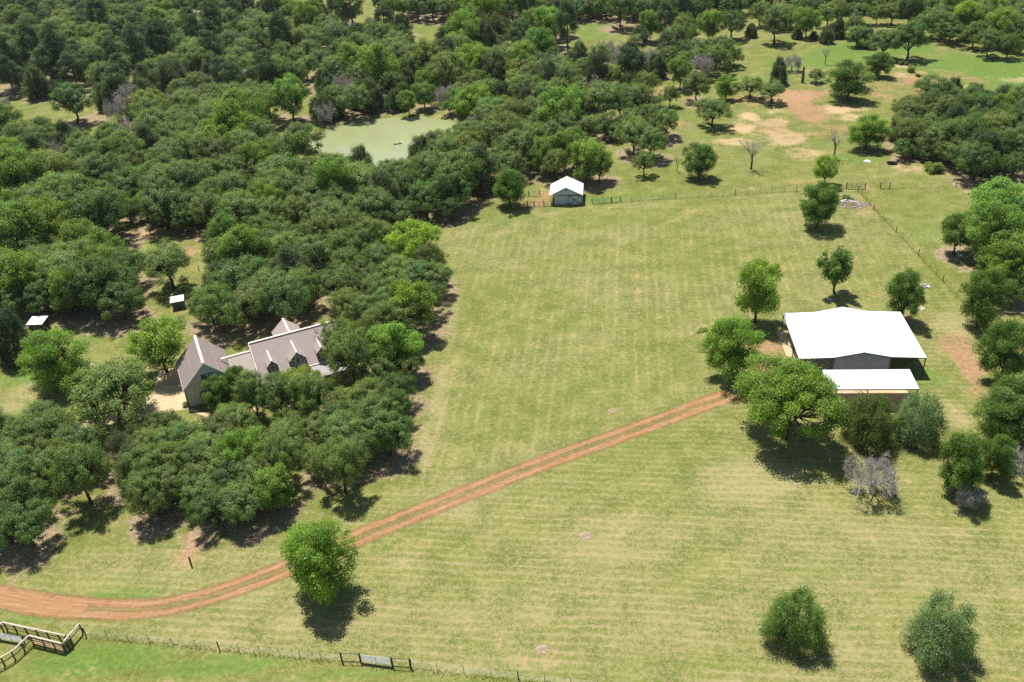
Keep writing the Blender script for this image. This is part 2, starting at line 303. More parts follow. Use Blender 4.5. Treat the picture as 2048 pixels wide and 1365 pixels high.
crop(380,700,3.793,'''600,200,260,o;830,230,240,y;1040,230,200,l;1150,170,240,o;1430,60,260,d;1560,100,300,d;1640,180,230,d;1450,230,250,o;1560,330,280,d;1320,260,240,o;1650,330,230,d;370,330,220,o;470,290,190,o;280,430,240,o;420,420,230,o;540,370,180,o;680,400,200,l;800,410,240,l;980,360,250,o;1100,380,200,o;1230,440,270,o;1370,420,250,o;1500,480,270,d;1400,560,280,o;1590,500,200,o;60,560,260,o;160,500,230,o;200,640,280,o;350,560,250,o;720,680,260,o;780,600,200,o;950,610,230,o;1130,560,250,o;1180,680,300,o;1050,720,280,o;1350,650,250,o;1500,680,300,d;1600,700,220,d;980,850,250,o;1250,800,260,o;130,780,300,o;60,900,280,o;300,750,230,o;400,850,280,l;180,980,300,o;80,1100,260,o;330,1000,300,o;480,1000,260,o;400,1110,260,d;640,1100,250,l;560,930,200,o''')
crop(0,640,3.7925,'''300,560,300,o;130,620,280,o;60,700,250,o;250,700,230,o;460,560,200,o;150,780,250,o;320,820,280,o;240,900,300,o;500,740,280,l;450,900,270,o;700,790,300,o;830,800,220,o;950,760,230,o;1050,800,280,k;1000,920,250,k;90,1000,250,o;260,1050,280,o;600,980,280,o;500,1080,300,o;350,1150,260,o;720,1100,200,o;120,1200,300,o;60,1300,250,d;1150,960,260,o;1250,850,240,o;1400,800,260,o;1350,950,280,o;1020,1130,280,k;1150,1180,300,o;1300,1150,260,o;1100,1280,260,o;1280,1290,260,o;1460,1300,250,o''')
crop(0,800,2.926,'''130,480,300,d;60,620,280,d;150,760,260,d;30,760,220,d;850,480,300,k;1000,450,300,o;1150,560,250,l;1250,420,300,o;1350,500,300,o;1480,520,280,o;1420,620,250,o;1600,590,200,l;900,590,240,o;1250,640,220,d''')
crop(1380,440,3.066,'''1640,90,220,l;1850,120,330,l;1980,50,240,l;1960,290,300,l;2030,180,240,l;1990,420,240,d''')

# ------------------------------------------------------------------ where every tree stands
ZC = {'oak': 0.50, 'tall': 0.61, 'round': 0.54, 'pecan': 0.52, 'vase': 0.62, 'juniper': 0.43, 'feather': 0.36, 'pine': 0.92, 'dead': 0.44, 'snag': 0.62, 'shrub': 0.2}
# kind letter -> mesh family, crown tint, object name, words for the label
K = {
 'o': ('oak', (1.0, 1.0, 1.0), 'oak_tree', 'mid green oak'), 'd': ('oak', (0.70, 0.84, 0.68), 'dark_oak_tree', 'dark green oak'),
 'l': ('tall', (1.12, 1.25, 0.80), 'leafy_tree', 'bright green leafy tree'), 'y': ('tall', (1.35, 1.32, 0.75), 'leafy_tree', 'yellow-green leafy tree'),
 'j': ('juniper', (0.80, 0.84, 0.78), 'juniper_tree', 'dark green juniper'), 'k': ('feather', (1.15, 1.02, 0.95), 'juniper_tree', 'olive-grey juniper'),
 'p': ('pine', (0.95, 1.0, 1.0), 'pine_tree', 'dark tall pine'), 'g': ('dead', (1, 1, 1), 'dead_tree', 'grey leafless tree'),
 's': ('shrub', (1.15, 1.2, 0.9), 'shrub', 'low green shrub'),
 'L': ('round', (1.10, 1.32, 0.62), 'broadleaf_tree', ''), 'L2': ('pecan', (1.05, 1.18, 0.56), 'broadleaf_tree', ''),
 'J': ('feather', (0.98, 1.08, 0.55), 'juniper_tree', ''), 'JG': ('feather', (1.45, 1.58, 1.60), 'juniper_tree', ''), 'JL': ('feather', (1.30, 1.55, 0.80), 'juniper_tree', ''),
 'JD': ('juniper', (0.65, 0.75, 0.85), 'juniper_tree', ''), 'G': ('dead', (1, 1, 1), 'dead_tree', ''), 'D': ('round', (0.74, 0.92, 0.58), 'dark_oak_tree', ''),
 'DV': ('vase', (0.80, 1.05, 0.65), 'dark_oak_tree', ''), 'Y': ('tall', (1.45, 1.50, 0.80), 'leafy_tree', ''), 'YY': ('tall', (1.75, 1.80, 0.66), 'leafy_tree', ''), 'O': ('oak', (1.05, 1.05, 1.0), 'oak_tree', ''),
 'PT': ('pine', (0.85, 0.9, 0.95), 'pine_tree', ''), 'S': ('snag', (1, 1, 1), 'dead_tree', ''),
}
# footprint of the house: no trunk may stand inside it
HA = R(22.4); HU = np.array([math.cos(HA), math.sin(HA)]); HV = np.array([-math.sin(HA), math.cos(HA)]); HO = P(379, 815)[:2]
def in_house(p):
    q = p[:2]-HO; u, v = q @ HU, q @ HV
    return (-1.2 < u < 9.5 and -1.2 < v < 11) or (8 < u < 12.8 and -2.5 < v < 6) or (12 < u < 29.5 and -7 < v < 9.5)
def inside(poly, x, y):
    c = False; n = len(poly)
    for i in range(n):
        x1, y1 = poly[i]; x2, y2 = poly[(i+1) % n]
        if (y1 > y) != (y2 > y) and x < (x2-x1)*(y-y1)/(y2-y1)+x1: c = not c
    return c
POND_PX = [(598,292),(640,268),(690,250),(735,241),(790,235),(850,235),(905,243),(928,258),(902,284),(868,306),(828,330),(770,338),(700,334),(640,318)]
POND = [tuple(P(x, y, -0.45)[:2]) for x, y in POND_PX]
SHED1 = np.array([-97.0, 161.3]); SHED2 = np.array([-69.4, 165.5])

# ground, roofs and water that the photograph shows uncovered (photo pixels)
OPEN = [[(352,742),(388,672),(450,700),(500,685),(640,648),(648,690),(636,732),(560,742),(505,738),(470,735),(455,750),(412,775),(400,805),(372,815)],
 [(660,268),(735,243),(850,238),(905,246),(870,270),(820,295),(800,320),(760,326),(740,300)],
 [(0,775),(60,690),(110,682),(180,690),(100,745),(0,815)],[(180,680),(240,650),(330,618),(330,652),(275,705),(235,720)],[(215,505),(300,450),(350,445),(400,470),(415,545),(395,560),(380,505),(290,505)],[(318,745),(350,745),(370,810),(330,815)],
 [(0,200),(100,200),(110,235),(0,228)],[(170,245),(270,248),(260,272),(170,262)],[(555,240),(600,210),(640,215),(620,275),(560,270)],[(820,42),(885,44),(880,70),(830,70)],[(1150,40),(1250,45),(1300,62),(1240,90),(1110,100)],[(1480,82),(1700,80),(1860,95),(2048,120),(2048,170),(1800,150),(1650,110),(1500,110)],[(1020,50),(1060,48),(1050,70),(1020,75)],
 [(45,630),(95,630),(95,670),(60,672)],[(328,598),(356,598),(356,622),(328,622)],[(1020,345),(1060,345),(1060,410),(1020,400)],[(650,640),(700,630),(720,645),(660,665)]]
def hidden_view(x, y): return any(inside(q, x, y) for q in OPEN)
def covers_open(p, D, low=True):
    for dx, dz in ((0, 0.45), (-0.45, 0.45), (0.45, 0.45), (0, 0.8), (-0.3, 0.7), (0.3, 0.7), (0, 0.1))[:7 if low else 6]:
        x, y, s = proj(p+np.array([dx*D, 0, dz*D]))
        if hidden_view(x, y): return True
    return False
TREES = []          # (base, diameter, height factor, kind, label or None)
def place(cx, cy_, w, kind):
    fam = K[kind][0]; D = 9.0
    for _ in range(5):
        p = P(cx, cy_, ZC[fam]*D); D = w/(F/((p-CAM) @ FW))
    return p, D
for cx, cy_, w, bx, by, kind, lab in SOLO:
    b = P(bx, by); s = F/((b-CAM) @ FW); D = w/s
    lo, hi = 0.2, 16.0                            # height at which the crown's middle appears at cy_
    for _ in range(30):
        mid = (lo+hi)/2; yy = proj(b+np.array([0, 0, mid]))[1]
        lo, hi = (mid, hi) if yy > cy_ else (lo, mid)
    fam = K[kind][0]; top = proj(b+np.array([0, 0, mid]))
    b2 = b.copy(); b2[:2] += (P(cx, cy_, mid)-P(top[0], cy_, mid))[:2]*0.6
    TREES.append((b2, D, float(np.clip(mid/(ZC[fam]*D), 0.70 if K[kind][0] == 'feather' else 0.86, 1.45)), kind, lab))
for cx, cy_, w, kind in sorted(T, key=lambda t: t[3] != 'g'):
    p, D = place(cx, cy_, w, kind)
    D = min(D*(1.15 if kind == 'g' else 1.0 if cx > 1400 or kind == 's' else 1.24 if cy_ < 450 else 1.32), 15.0); hf_ = 0.95+0.28*rng.random()
    if in_house(p) and kind not in 'gs':          # the crown shows over the house: its trunk stands in front of the porch
        q = p[:2]-HO; u_, v_ = q @ HU, q @ HV
        if v_ < 2.5 and u_ > 9: p = np.array([*(HO+HU*u_+HV*(-8.4)), 0]); hf_ = 0.92 if cy_ > 738 else 0.0
        elif u_ > 24: p = np.array([*(HO+HU*30.5+HV*v_), 0]); hf_ = 1.15
    if hf_ == 0.0 or in_house(p) or inside(POND, p[0], p[1]): continue
    if min(np.linalg.norm(p[:2]-SHED1), np.linalg.norm(p[:2]-SHED2)) < 3.2: continue
    if kind not in 'gs' and (hidden_view(cx, cy_) or (kind != 'p' and covers_open(p, D*0.92, False))): continue
    if kind == 'g': hf_ *= 1.3
    ok = True
    for q in TREES:
        if q[3] == 'g' and kind != 'g':
            if np.linalg.norm(p[:2]-q[0][:2]) < (0.62 if p[1] < q[0][1] else 0.4)*(D+q[1])/2: ok = False; break
            continue
        dd = np.linalg.norm(p[:2]-q[0][:2])
        if dd < 0.36*(D+q[1])/2*(0.75 if kind in 'gjs' else 1.0) or (q[4] and dd < 0.55*q[1]): ok = False; break
    if ok: TREES.append((p, D, hf_, kind, None))

# the woods are closed: more trees of the same kinds wherever the traced ones leave a gap
WOODS = [
 ([(0,15),(450,12),(560,30),(690,60),(700,95),(800,80),(830,75),(900,80),(980,60),(1010,90),(1090,110),(1230,115),(1330,95),(1480,130),(1470,150),(1380,165),(1250,185),(1100,215),(930,235),(640,240),(620,190),(560,190),(500,215),(330,215),(270,235),(170,190),(100,180),(0,190)], 'ooooddljjppg'),
 ([(0,240),(60,235),(100,270),(260,285),(330,240),(450,220),(540,235),(545,290),(600,340),(800,350),(880,315),(960,270),(1130,260),(1180,290),(1080,320),(1010,400),(930,430),(860,450),(600,600),(420,640),(420,560),(410,470),(310,440),(200,500),(0,500)], 'oooooodljl'),
 ([(660,690),(700,640),(880,560),(890,640),(840,740),(820,850),(760,940),(640,960),(480,1000),(280,980),(180,900),(0,960),(0,890),(240,840),(330,830),(520,830),(640,790)], 'ooooool'),
 ([(1480,6),(2048,6),(2048,92),(1910,78),(1800,38),(1500,18)], 'oood'), ([(820,15),(1480,10),(1480,38),(820,38)], 'dddp'),
 ([(1790,270),(1850,215),(1990,200),(2048,230),(2048,345),(1930,345),(1850,310)], 'ddoj'), ([(0,545),(90,540),(280,545),(280,600),(100,640),(0,640)], 'oodl'), ([(0,420),(130,420),(180,500),(130,520),(0,520)], 'dl'), ([(1890,510),(1960,478),(2060,465),(2060,600),(1985,560)], 'l'),
]
TX = np.array([t[0][:2] for t in TREES]); TD = np.array([t[1] for t in TREES]); TS = np.array([bool(t[4]) or t[3] == 'g' for t in TREES])
FILL = []           # fillers of the far woods, which read as one mass
for wi, (wpx, mix_) in enumerate(WOODS):
    wp = [tuple(P(x, y)[:2]) for x, y in wpx]; a = np.array(wp); lo_, hi_ = a.min(0), a.max(0)
    for _ in range(2200):
        x, y = lo_+(hi_-lo_)*rng.random(2); D = 8.5+4.0*rng.random()
        if (np.hypot(TX[:, 0]-x, TX[:, 1]-y) < np.where(TS, 0.62, 0.66 if wi == 2 else 0.50)*(D+TD)/2).any() or not inside(wp, x, y): continue
        p = np.array([x, y, 0.0]); px_, py_, s_ = proj(p)
        if not (-40 < px_ < 2090 and -5 < py_ < 1400): continue
        kind = mix_[rng.integers(len(mix_))]
        if in_house(p) or inside(POND, x, y) or min(np.linalg.norm(p[:2]-SHED1), np.linalg.norm(p[:2]-SHED2)) < 4.5: continue
        if covers_open(p, D): continue
        (FILL if wi in (0, 1, 3, 4) else TREES).append((p, D, 0.9+0.25*rng.random(), kind, None)); TX = np.vstack([TX, (x, y)]); TD = np.append(TD, D); TS = np.append(TS, False)

def zone(x, y):
    if y < 75:
        return 'in the far upper-left wood' if x < 470 else 'in the far wood top centre-left' if x < 850 else 'in the far treeline behind the pale pasture' if x < 1480 else 'in the far wood at upper right'
    if x < 700 and y < 150: return 'in the dense upper-left wood'
    if x < 700 and y < 260: return 'in the mixed wood left of the pond'
    if x < 700 and y < 480: return 'in the oak wood at left below the pond'
    if x < 300 and y < 690: return 'around the two small sheds at left'
    if x < 980 and y < 260: return 'on the far bank of the pond'
    if x < 1020 and y < 470: return 'in the grove between pond and mown field'
    if x < 1500 and y < 180: return 'in the wood behind the pond and barn'
    if x < 1400 and y < 400: return 'in the grove around the white barn'
    if x < 1760 and y < 200: return 'among the scattered oaks by the bare patches'
    if x >= 1740 and y < 240: return 'around the green pasture at upper right'
    if x >= 1740 and y < 400: return 'in the thick clump at right'
    if x >= 1740: return 'in the row of trees along the right edge'
    if y < 700: return 'in the grove behind the house'
    if x > 560: return 'at the right front of the house grove'
    if x < 330: return 'in the front grove left of the house'
    return 'in the grove in front of the house'
ORD = ['first','second','third','fourth','fifth','sixth','seventh','eighth','ninth','tenth','eleventh','twelfth','thirteenth','fourteenth','fifteenth','sixteenth','seventeenth','eighteenth','nineteenth','twentieth']
TENS = {20: 'twenty', 30: 'thirty', 40: 'forty', 50: 'fifty', 60: 'sixty', 70: 'seventy', 80: 'eighty', 90: 'ninety'}
def ordinal(i):
    if i < 20: return ORD[i]
    n = i+1
    return (TENS[n//10*10]+'-'+ORD[n % 10-1]) if n % 10 else TENS[n//10*10][:-1]+'ieth'
bins = {}
for i, (p, D, hf, kind, lab) in enumerate(TREES):
    if lab is None:
        x, y, s = proj(p+np.array([0, 0, D*0.5])); bins.setdefault((zone(x, y), K[kind][3]), []).append((x, i))
LAB = {}
for (z, kw), lst in bins.items():
    lst.sort()
    for j, (x, i) in enumerate(lst):
        LAB[i] = (f'{kw} {z}, {ordinal(j)} from left' if len(lst) > 1 else f'only {kw} {z}', kw.split()[-1]+'s '+z)
# ------------------------------------------------------------------ ground: one sheet to the horizon
def steps(segs):
    out = [segs[0][0]]
    for a, b, d in segs: out += list(np.arange(a, b, d)[1:]) + [b]
    return np.array(sorted(set(np.round(out, 3))))
xs = steps([(-3500,-400,150),(-400,-135,3),(-135,125,1),(125,330,3),(330,3500,150)])
ys = steps([(-300,50,15),(50,245,1),(245,480,2),(480,820,8),(820,5000,200)])
GX, GY = np.meshgrid(xs, ys); nx, ny = len(xs), len(ys)
gx, gy = GX.ravel(), GY.ravel()
MASK = {k: np.zeros(gx.size) for k in ('soil', 'sand', 'straw', 'lush', 'litter', 'mow', 'cols')}
def smooth(t): t = np.clip(t, 0, 1); return t*t*(3-2*t)
def blob(ch, x, y, rx, ry, a=1.0, rot=0.0):
    """soft patch; centre and radii given in photo pixels on the ground"""
    if ch in ('soil', 'sand') and a > 0: rx *= 1.7; ry *= 1.9; a *= 0.95
    c = P(x, y); s = F/((c-CAM) @ FW); ds = abs(proj(c+np.array([0, 1.0, 0]))[1]-y)
    dx, dy = gx-c[0], gy-c[1]; dx = dx - 0
    ca, sa = math.cos(rot), math.sin(rot); ex, ey = dx*ca+dy*sa, -dx*sa+dy*ca
    d = np.sqrt((ex/(rx/s))**2+(ey/(ry/ds))**2)
    MASK[ch] = np.maximum(MASK[ch], a*smooth(1.35-d)) if a > 0 else MASK[ch]*(1+a*smooth(1.35-d))
def poly_mask(px, soft):
    """signed soft mask of a polygon given in photo pixels"""
    pts = np.array([P(x, y)[:2] for x, y in px]); return poly_mask_w(pts, soft)
def poly_mask_w(pts, soft):
    ins = np.zeros(gx.size, bool); dist = np.full(gx.size, 1e9); n = len(pts)
    for i in range(n):
        x1, y1 = pts[i]; x2, y2 = pts[(i+1) % n]
        if y1 != y2:
            c = ((y1 > gy) != (y2 > gy)); ins ^= c & (gx < (x2-x1)*(gy-y1)/(y2-y1)+x1)
        L2 = (x2-x1)**2+(y2-y1)**2; t = np.clip(((gx-x1)*(x2-x1)+(gy-y1)*(y2-y1))/L2, 0, 1)
        dist = np.minimum(dist, np.hypot(gx-x1-t*(x2-x1), gy-y1-t*(y2-y1)))
    sd = np.where(ins, dist, -dist)
    return smooth(0.5+sd/(2*soft)), sd
# the mown field, as far as its fences and the grove
FIELD = [(165,1268),(700,1326),(1100,1366),(1700,1430),(2300,1480),(2200,900),(1912,592),(1716,381),(1544,386),(1326,400),(1110,416),(1015,428),(880,460),(905,560),(880,700),(840,840),(800,960),(700,1030),(560,1090),(400,1090),(200,1100),(60,1150),(-60,1180),(-80,1240)]
mow, _ = poly_mask(FIELD, 1.5); MASK['mow'] = mow
MASK['cols'] = np.maximum(poly_mask([(890,460),(1700,390),(1900,590),(1560,720),(1420,800),(1100,910),(860,1000),(830,900),(900,650)], 9)[0], 0)
MASK['straw'] = 0.28+0.08*mow+0.13*smooth((125-gy)/50)*mow
for x, y, rx, ry, a in [(1500,960,160,60,.95),(1250,1080,230,90,.8),(1000,1230,220,70,.8),(1400,1250,260,80,.75),(1850,1080,180,60,.65),(800,1120,90,50,.75),(900,1010,90,50,.8),
        (330,1150,60,20,.7),(260,1115,70,20,.6),(1180,700,200,90,.45),(1900,830,60,40,.9),(1910,650,60,40,.8),(1480,600,70,60,.6),(1600,440,130,30,.6),(1820,500,40,25,.6),(1300,470,160,30,.55),(1060,600,60,70,.5),(880,800,22,120,.9),(905,620,22,90,.8),(850,900,25,60,1),
        (1720,1290,140,60,.7),(600,1240,110,40,.7),(400,1260,90,25,.5),(980,1330,200,22,.8),(60,780,60,30,.85),(20,815,45,20,.85),(300,670,22,12,.8),(300,735,30,20,.8),(350,680,30,15,.7)]:
    blob('straw', x, y, rx, ry, 0.36+0.58*(a-0.36))
for x, y, rx, ry, a in [(250,1190,110,22,.8),(330,1150,200,30,.45),(1150,620,120,60,.35),(1350,520,140,40,.35),(1190,780,150,50,.45),(1660,1130,120,40,.5),(1500,1180,90,30,.3),(1200,440,180,16,.55),(1000,440,110,14,.6),(1850,755,60,30,.8),(1480,430,140,15,.4),
        (60,745,90,40,.8),(200,660,90,40,.7),(280,500,60,30,.7),(330,460,60,25,.4),(1040,395,60,12,.8),(1250,395,150,10,.7),(1720,315,70,20,.7),(1580,280,80,18,.45),(1480,330,90,18,.5),(1800,400,140,22,.5),(1900,430,140,25,.45),(1850,470,60,40,.6),
        (1720,105,110,26,1),(1960,140,190,45,1),(1820,95,60,20,1),(1640,120,60,20,.9),(1560,130,50,22,.8),(1200,60,130,26,.75),(1110,90,50,14,.8),(850,52,50,20,.7),(620,250,40,24,.7),(590,270,45,22,.8),(60,210,80,14,.5),(200,255,60,12,.5),(1480,150,60,40,.6),
        (1400,250,120,60,.5),(1660,290,60,14,.6),(1030,380,40,15,.7),(1180,1345,800,26,.5),(200,1320,200,40,.95),(430,1335,200,30,.85),(690,1350,200,18,.7),(1000,1366,300,12,.5),(50,1240,90,16,.8),(600,1290,200,12,.2)]:
    blob('lush', x, y, rx, ry, a)
cz = lambda x, y: (1350+x/2.934, y/2.934)
for x, y, rx, ry, a in [(760,640,60,45,.95),(720,565,120,22,.8),(640,590,60,40,.6),(1300,500,200,40,.45),(1180,540,120,30,.4),(1420,470,60,14,.8),(1520,530,90,18,.8),(850,690,60,20,.6),(560,745,60,30,.5),(450,590,110,25,.6),(800,1085,50,14,.45),(1600,560,60,30,.7),(640,800,60,20,.4),(1240,830,14,50,.6),(900,765,90,16,.5),(1560,450,110,20,.6),(1750,470,90,15,.4),(40,735,40,15,.5),(1200,1160,60,40,.35),(1150,1230,60,30,.25)]:
    X, Y = cz(x, y); blob('soil', X, Y, rx/2.934*1.25, ry/2.934*1.25, a*1.2)
for x, y, rx, ry, a in [(445,690,50,18,1),(400,750,60,22,1),(320,830,80,16,.8),(570,730,90,22,.8),(620,800,110,30,.8),(640,835,90,14,.7),(700,570,110,24,.9),(960,640,90,18,1),(1060,690,90,14,.8),(740,905,90,28,.55),(1330,900,60,16,.5),(1360,980,70,18,.9),(1340,390,40,12,1),(1400,440,80,14,.9),(1500,480,60,12,.9),(1580,520,60,14,1),(1640,520,50,10,.8),(2000,560,70,25,1),(2020,480,60,18,.7),(600,650,50,16,.6),(900,540,30,10,.5),(1700,510,40,12,.6),(110,835,60,12,.5),(1130,945,14,6,.9),(660,780,80,10,.6)]:
    X, Y = cz(x, y); blob('sand', X, Y, rx/2.934, ry/2.934, a)
for x, y, rx, ry, a in [(1925,690,30,12,1.3),(1932,722,16,22,1.35),(1945,758,12,18,1.3),(1956,785,14,14,1.0),(1905,690,14,8,1.2),(1535,700,26,12,.85),(1540,720,24,14,.6),(1430,745,14,8,.4),(1072,403,26,7,1),(1085,395,14,7,.9),(372,1078,12,8,.4),(376,1108,20,10,.4),(245,1123,8,5,.8),(1225,822,10,6,.7),(1170,1073,11,7,.7),(545,205,10,5,.5),(287,290,8,14,.9),(115,250,18,6,.7),(1485,783,16,8,.8),(410,1310,14,10,.5),(500,1318,16,8,.35),(40,1320,30,14,.35),(170,1300,10,10,.5),(853,885,8,14,.5),(380,492,16,12,.6),(360,470,26,14,.3),(840,905,10,12,.4),(720,1318,30,5,.5),(400,165,14,6,.5),(1125,600,12,5,.3),(1090,1300,34,10,.4),(1800,640,22,10,.5),(1745,590,24,6,.5),(1860,625,20,8,.4),(1560,590,10,6,.3),(1700,590,20,6,.4),(690,330,14,10,.4),(1345,180,40,8,.7),(1300,195,40,8,.6),(1050,222,24,6,.8)]:
    blob('soil', x, y, rx, ry, a)
for x, y, rx, ry, a in [(345,690,30,10,.5),(660,655,40,14,1),(700,640,60,10,.7),(340,470,40,20,.6),(300,460,20,10,.4),(1405,657,12,5,.5),(1055,405,12,8,.6)]:
    blob('sand', x, y, rx, ry, a)
# dry leaves and bare earth on the floor of the groves
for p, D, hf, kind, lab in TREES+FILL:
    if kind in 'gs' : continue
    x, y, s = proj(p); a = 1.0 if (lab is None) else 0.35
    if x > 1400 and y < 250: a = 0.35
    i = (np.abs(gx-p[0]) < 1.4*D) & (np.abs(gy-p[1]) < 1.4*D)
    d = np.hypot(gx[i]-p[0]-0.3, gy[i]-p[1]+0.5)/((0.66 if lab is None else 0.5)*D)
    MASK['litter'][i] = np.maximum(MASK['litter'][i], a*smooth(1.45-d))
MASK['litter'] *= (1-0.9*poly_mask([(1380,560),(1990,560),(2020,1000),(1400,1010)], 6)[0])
# pond basin
pm, psd = poly_mask_w(np.array(POND), 3.0)
gz = -1.6*smooth((psd+2.2)/6.0)
MASK['sand'] = np.maximum(MASK['sand'], 0.55*smooth(1-np.abs(psd+1.2)/2.2))
MASK['litter'] *= 1-smooth((psd+3)/3)
verts = np.stack([gx, gy, gz], 1)
ii = (np.arange(ny-1)[:, None]*nx + np.arange(nx-1)[None, :]).ravel()
faces = np.stack([ii, ii+1, ii+nx+1, ii+nx], 1)
gme = bpy.data.meshes.new('ground')
gme.vertices.add(len(verts)); gme.vertices.foreach_set('co', verts.ravel().astype(np.float32))
gme.loops.add(faces.size); gme.loops.foreach_set('vertex_index', faces.ravel().astype(np.int32))
gme.polygons.add(len(faces)); gme.polygons.foreach_set('loop_start', np.arange(0, faces.size, 4, dtype=np.int32))
gme.polygons.foreach_set('use_smooth', np.ones(len(faces), bool))
for k, a in MASK.items():
    gme.attributes.new(k, 'FLOAT', 'POINT').data.foreach_set('value', np.clip(a, 0, 1).astype(np.float32))
gme.update()

def grass_colour(t, p):
    """mown and rough grass, shared by the ground and the strip between the wheel ruts"""
    n_big = t.noise(p, 0.035, 4); n_mid = t.noise(p, 0.22, 5, 0.6); n_sm = t.noise(p, 1.3, 5, 0.7); n_fine = t.noise(p, 3.6, 4, 0.75)
    rot = t.n('ShaderNodeMapping'); t.l(p, rot.inputs[0]); rot.inputs['Rotation'].default_value = (0, 0, R(9))
    sep = t.n('ShaderNodeSeparateXYZ'); t.l(rot.outputs[0], sep.inputs[0])
    warp = t.math('MULTIPLY', t.math('SUBTRACT', t.noise(p, 0.05, 2), 0.5), 1.5)
    def stripes(c, per):
        w = t.math('SINE', t.math('MULTIPLY', t.math('ADD', c, warp), 2*math.pi/per)); w2 = t.math('SINE', t.math('MULTIPLY', t.math('ADD', c, t.math('MULTIPLY', warp, 1.3)), 2*math.pi/(per*2.7)))
        thin = t.math('POWER', t.math('ADD', t.math('MULTIPLY', w, 0.5), 0.5), 3.0)
        return t.math('ADD', t.math('SUBTRACT', t.math('MULTIPLY', thin, 1.9), 0.6), t.math('MULTIPLY', w2, 0.22))
    rows = stripes(sep.outputs[1], 1.35); cols = t.math('MULTIPLY', stripes(sep.outputs[0], 2.0), 0.7)
    # stretched noise: clippings lying along the mower's path
    ms = t.n('ShaderNodeMapping'); t.l(rot.outputs[0], ms.inputs[0]); ms.inputs['Scale'].default_value = (0.55, 2.6, 1)
    mc = t.n('ShaderNodeMapping'); t.l(rot.outputs[0], mc.inputs[0]); mc.inputs['Scale'].default_value = (2.4, 0.30, 1)
    sr = t.noise(ms.outputs[0], 1.0, 5, 0.7); sc = t.noise(mc.outputs[0], 1.0, 5, 0.7)
    colm = t.attr('cols')
    st = t.math('ADD', t.math('MULTIPLY', rows, t.math('SUBTRACT', 1.0, colm)), t.math('MULTIPLY', cols, colm))
    sn = t.math('ADD', t.math('MULTIPLY', sr, t.math('SUBTRACT', 1.0, colm)), t.math('MULTIPLY', sc, colm))
    mow = t.attr('mow')
    s = t.math('ADD', t.attr('straw'), t.math('MULTIPLY', t.math('SUBTRACT', n_mid, 0.5), 0.55))
    s = t.math('ADD', s, t.math('MULTIPLY', t.math('SUBTRACT', n_big, 0.5), 0.6))
    s = t.math('ADD', s, t.math('MULTIPLY', t.math('SUBTRACT', n_sm, 0.5), 1.7))
    s = t.math('ADD', s, t.math('MULTIPLY', t.math('SUBTRACT', n_fine, 0.5), 3.4))
    s = t.math('ADD', s, t.math('MULTIPLY', t.math('MULTIPLY', st, mow), t.ramp(t.noise(p, 0.11, 3), 0.32, 0.68, 0.04, 0.16)))
    s = t.math('ADD', s, t.math('MULTIPLY', t.math('MULTIPLY', t.math('SUBTRACT', sn, 0.5), mow), 0.38))
    g = t.mix(t.ramp(n_mid, 0.3, 0.72), (0.122, 0.152, 0.026), (0.195, 0.215, 0.044))
    c = t.mix(t.ramp(s, 0.08, 0.92), g, (0.385, 0.318, 0.160))
    lf = t.math('ADD', t.attr('lush'), t.math('MULTIPLY', t.math('SUBTRACT', n_mid, 0.5), 0.8))
    c = t.mix(t.ramp(lf, 0.30, 1.05, 0, 0.8), c, t.mix(t.ramp(n_sm, 0.3, 0.7), (0.085, 0.175, 0.026), (0.160, 0.255, 0.046)))
    c = t.mix(t.ramp(n_fine, 0.35, 0.65, 0.0, 0.6), c, t.mix(1.0, c, (0.48, 0.55, 0.42), 'MULTIPLY'))
    return c, n_mid, n_sm, n_fine
def ground_mat():
    t = NT('pasture_ground'); p = t.pos()
    c, n_mid, n_sm, n_fine = grass_colour(t, p)
    rag = t.math('ADD', t.math('MULTIPLY', t.math('SUBTRACT', n_mid, 0.5), 1.9), t.math('MULTIPLY', t.math('SUBTRACT', n_sm, 0.5), 1.1))
    rag = t.math('ADD', rag, t.math('MULTIPLY', t.math('SUBTRACT', n_fine, 0.5), 0.6))
    rag = t.math('ADD', rag, t.math('MULTIPLY', t.math('SUBTRACT', t.noise(p, 0.09, 3), 0.5), 1.3))
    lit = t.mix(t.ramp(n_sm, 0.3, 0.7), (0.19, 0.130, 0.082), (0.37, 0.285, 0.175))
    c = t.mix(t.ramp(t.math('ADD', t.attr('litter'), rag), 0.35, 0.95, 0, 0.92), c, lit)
    c = t.mix(t.ramp(t.math('ADD', t.attr('sand'), rag), 0.22, 1.15, 0, 0.85), c, t.mix(n_mid, (0.45, 0.29, 0.155), (0.54, 0.385, 0.23)))
    c = t.mix(t.ramp(t.math('ADD', t.attr('soil'), rag), 0.25, 1.15, 0, 0.88), c, t.mix(t.ramp(n_sm, 0.3, 0.7), (0.29, 0.150, 0.080), (0.40, 0.235, 0.135)))
    h = t.math('ADD', t.math('MULTIPLY', n_sm, 0.5), n_fine)
    return t.done(t.bsdf(c, 0.92, 0.12, normal=t.bump(h, 0.55, 0.16)))
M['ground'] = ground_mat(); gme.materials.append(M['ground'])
tag(link('ground', gme), kind='structure')

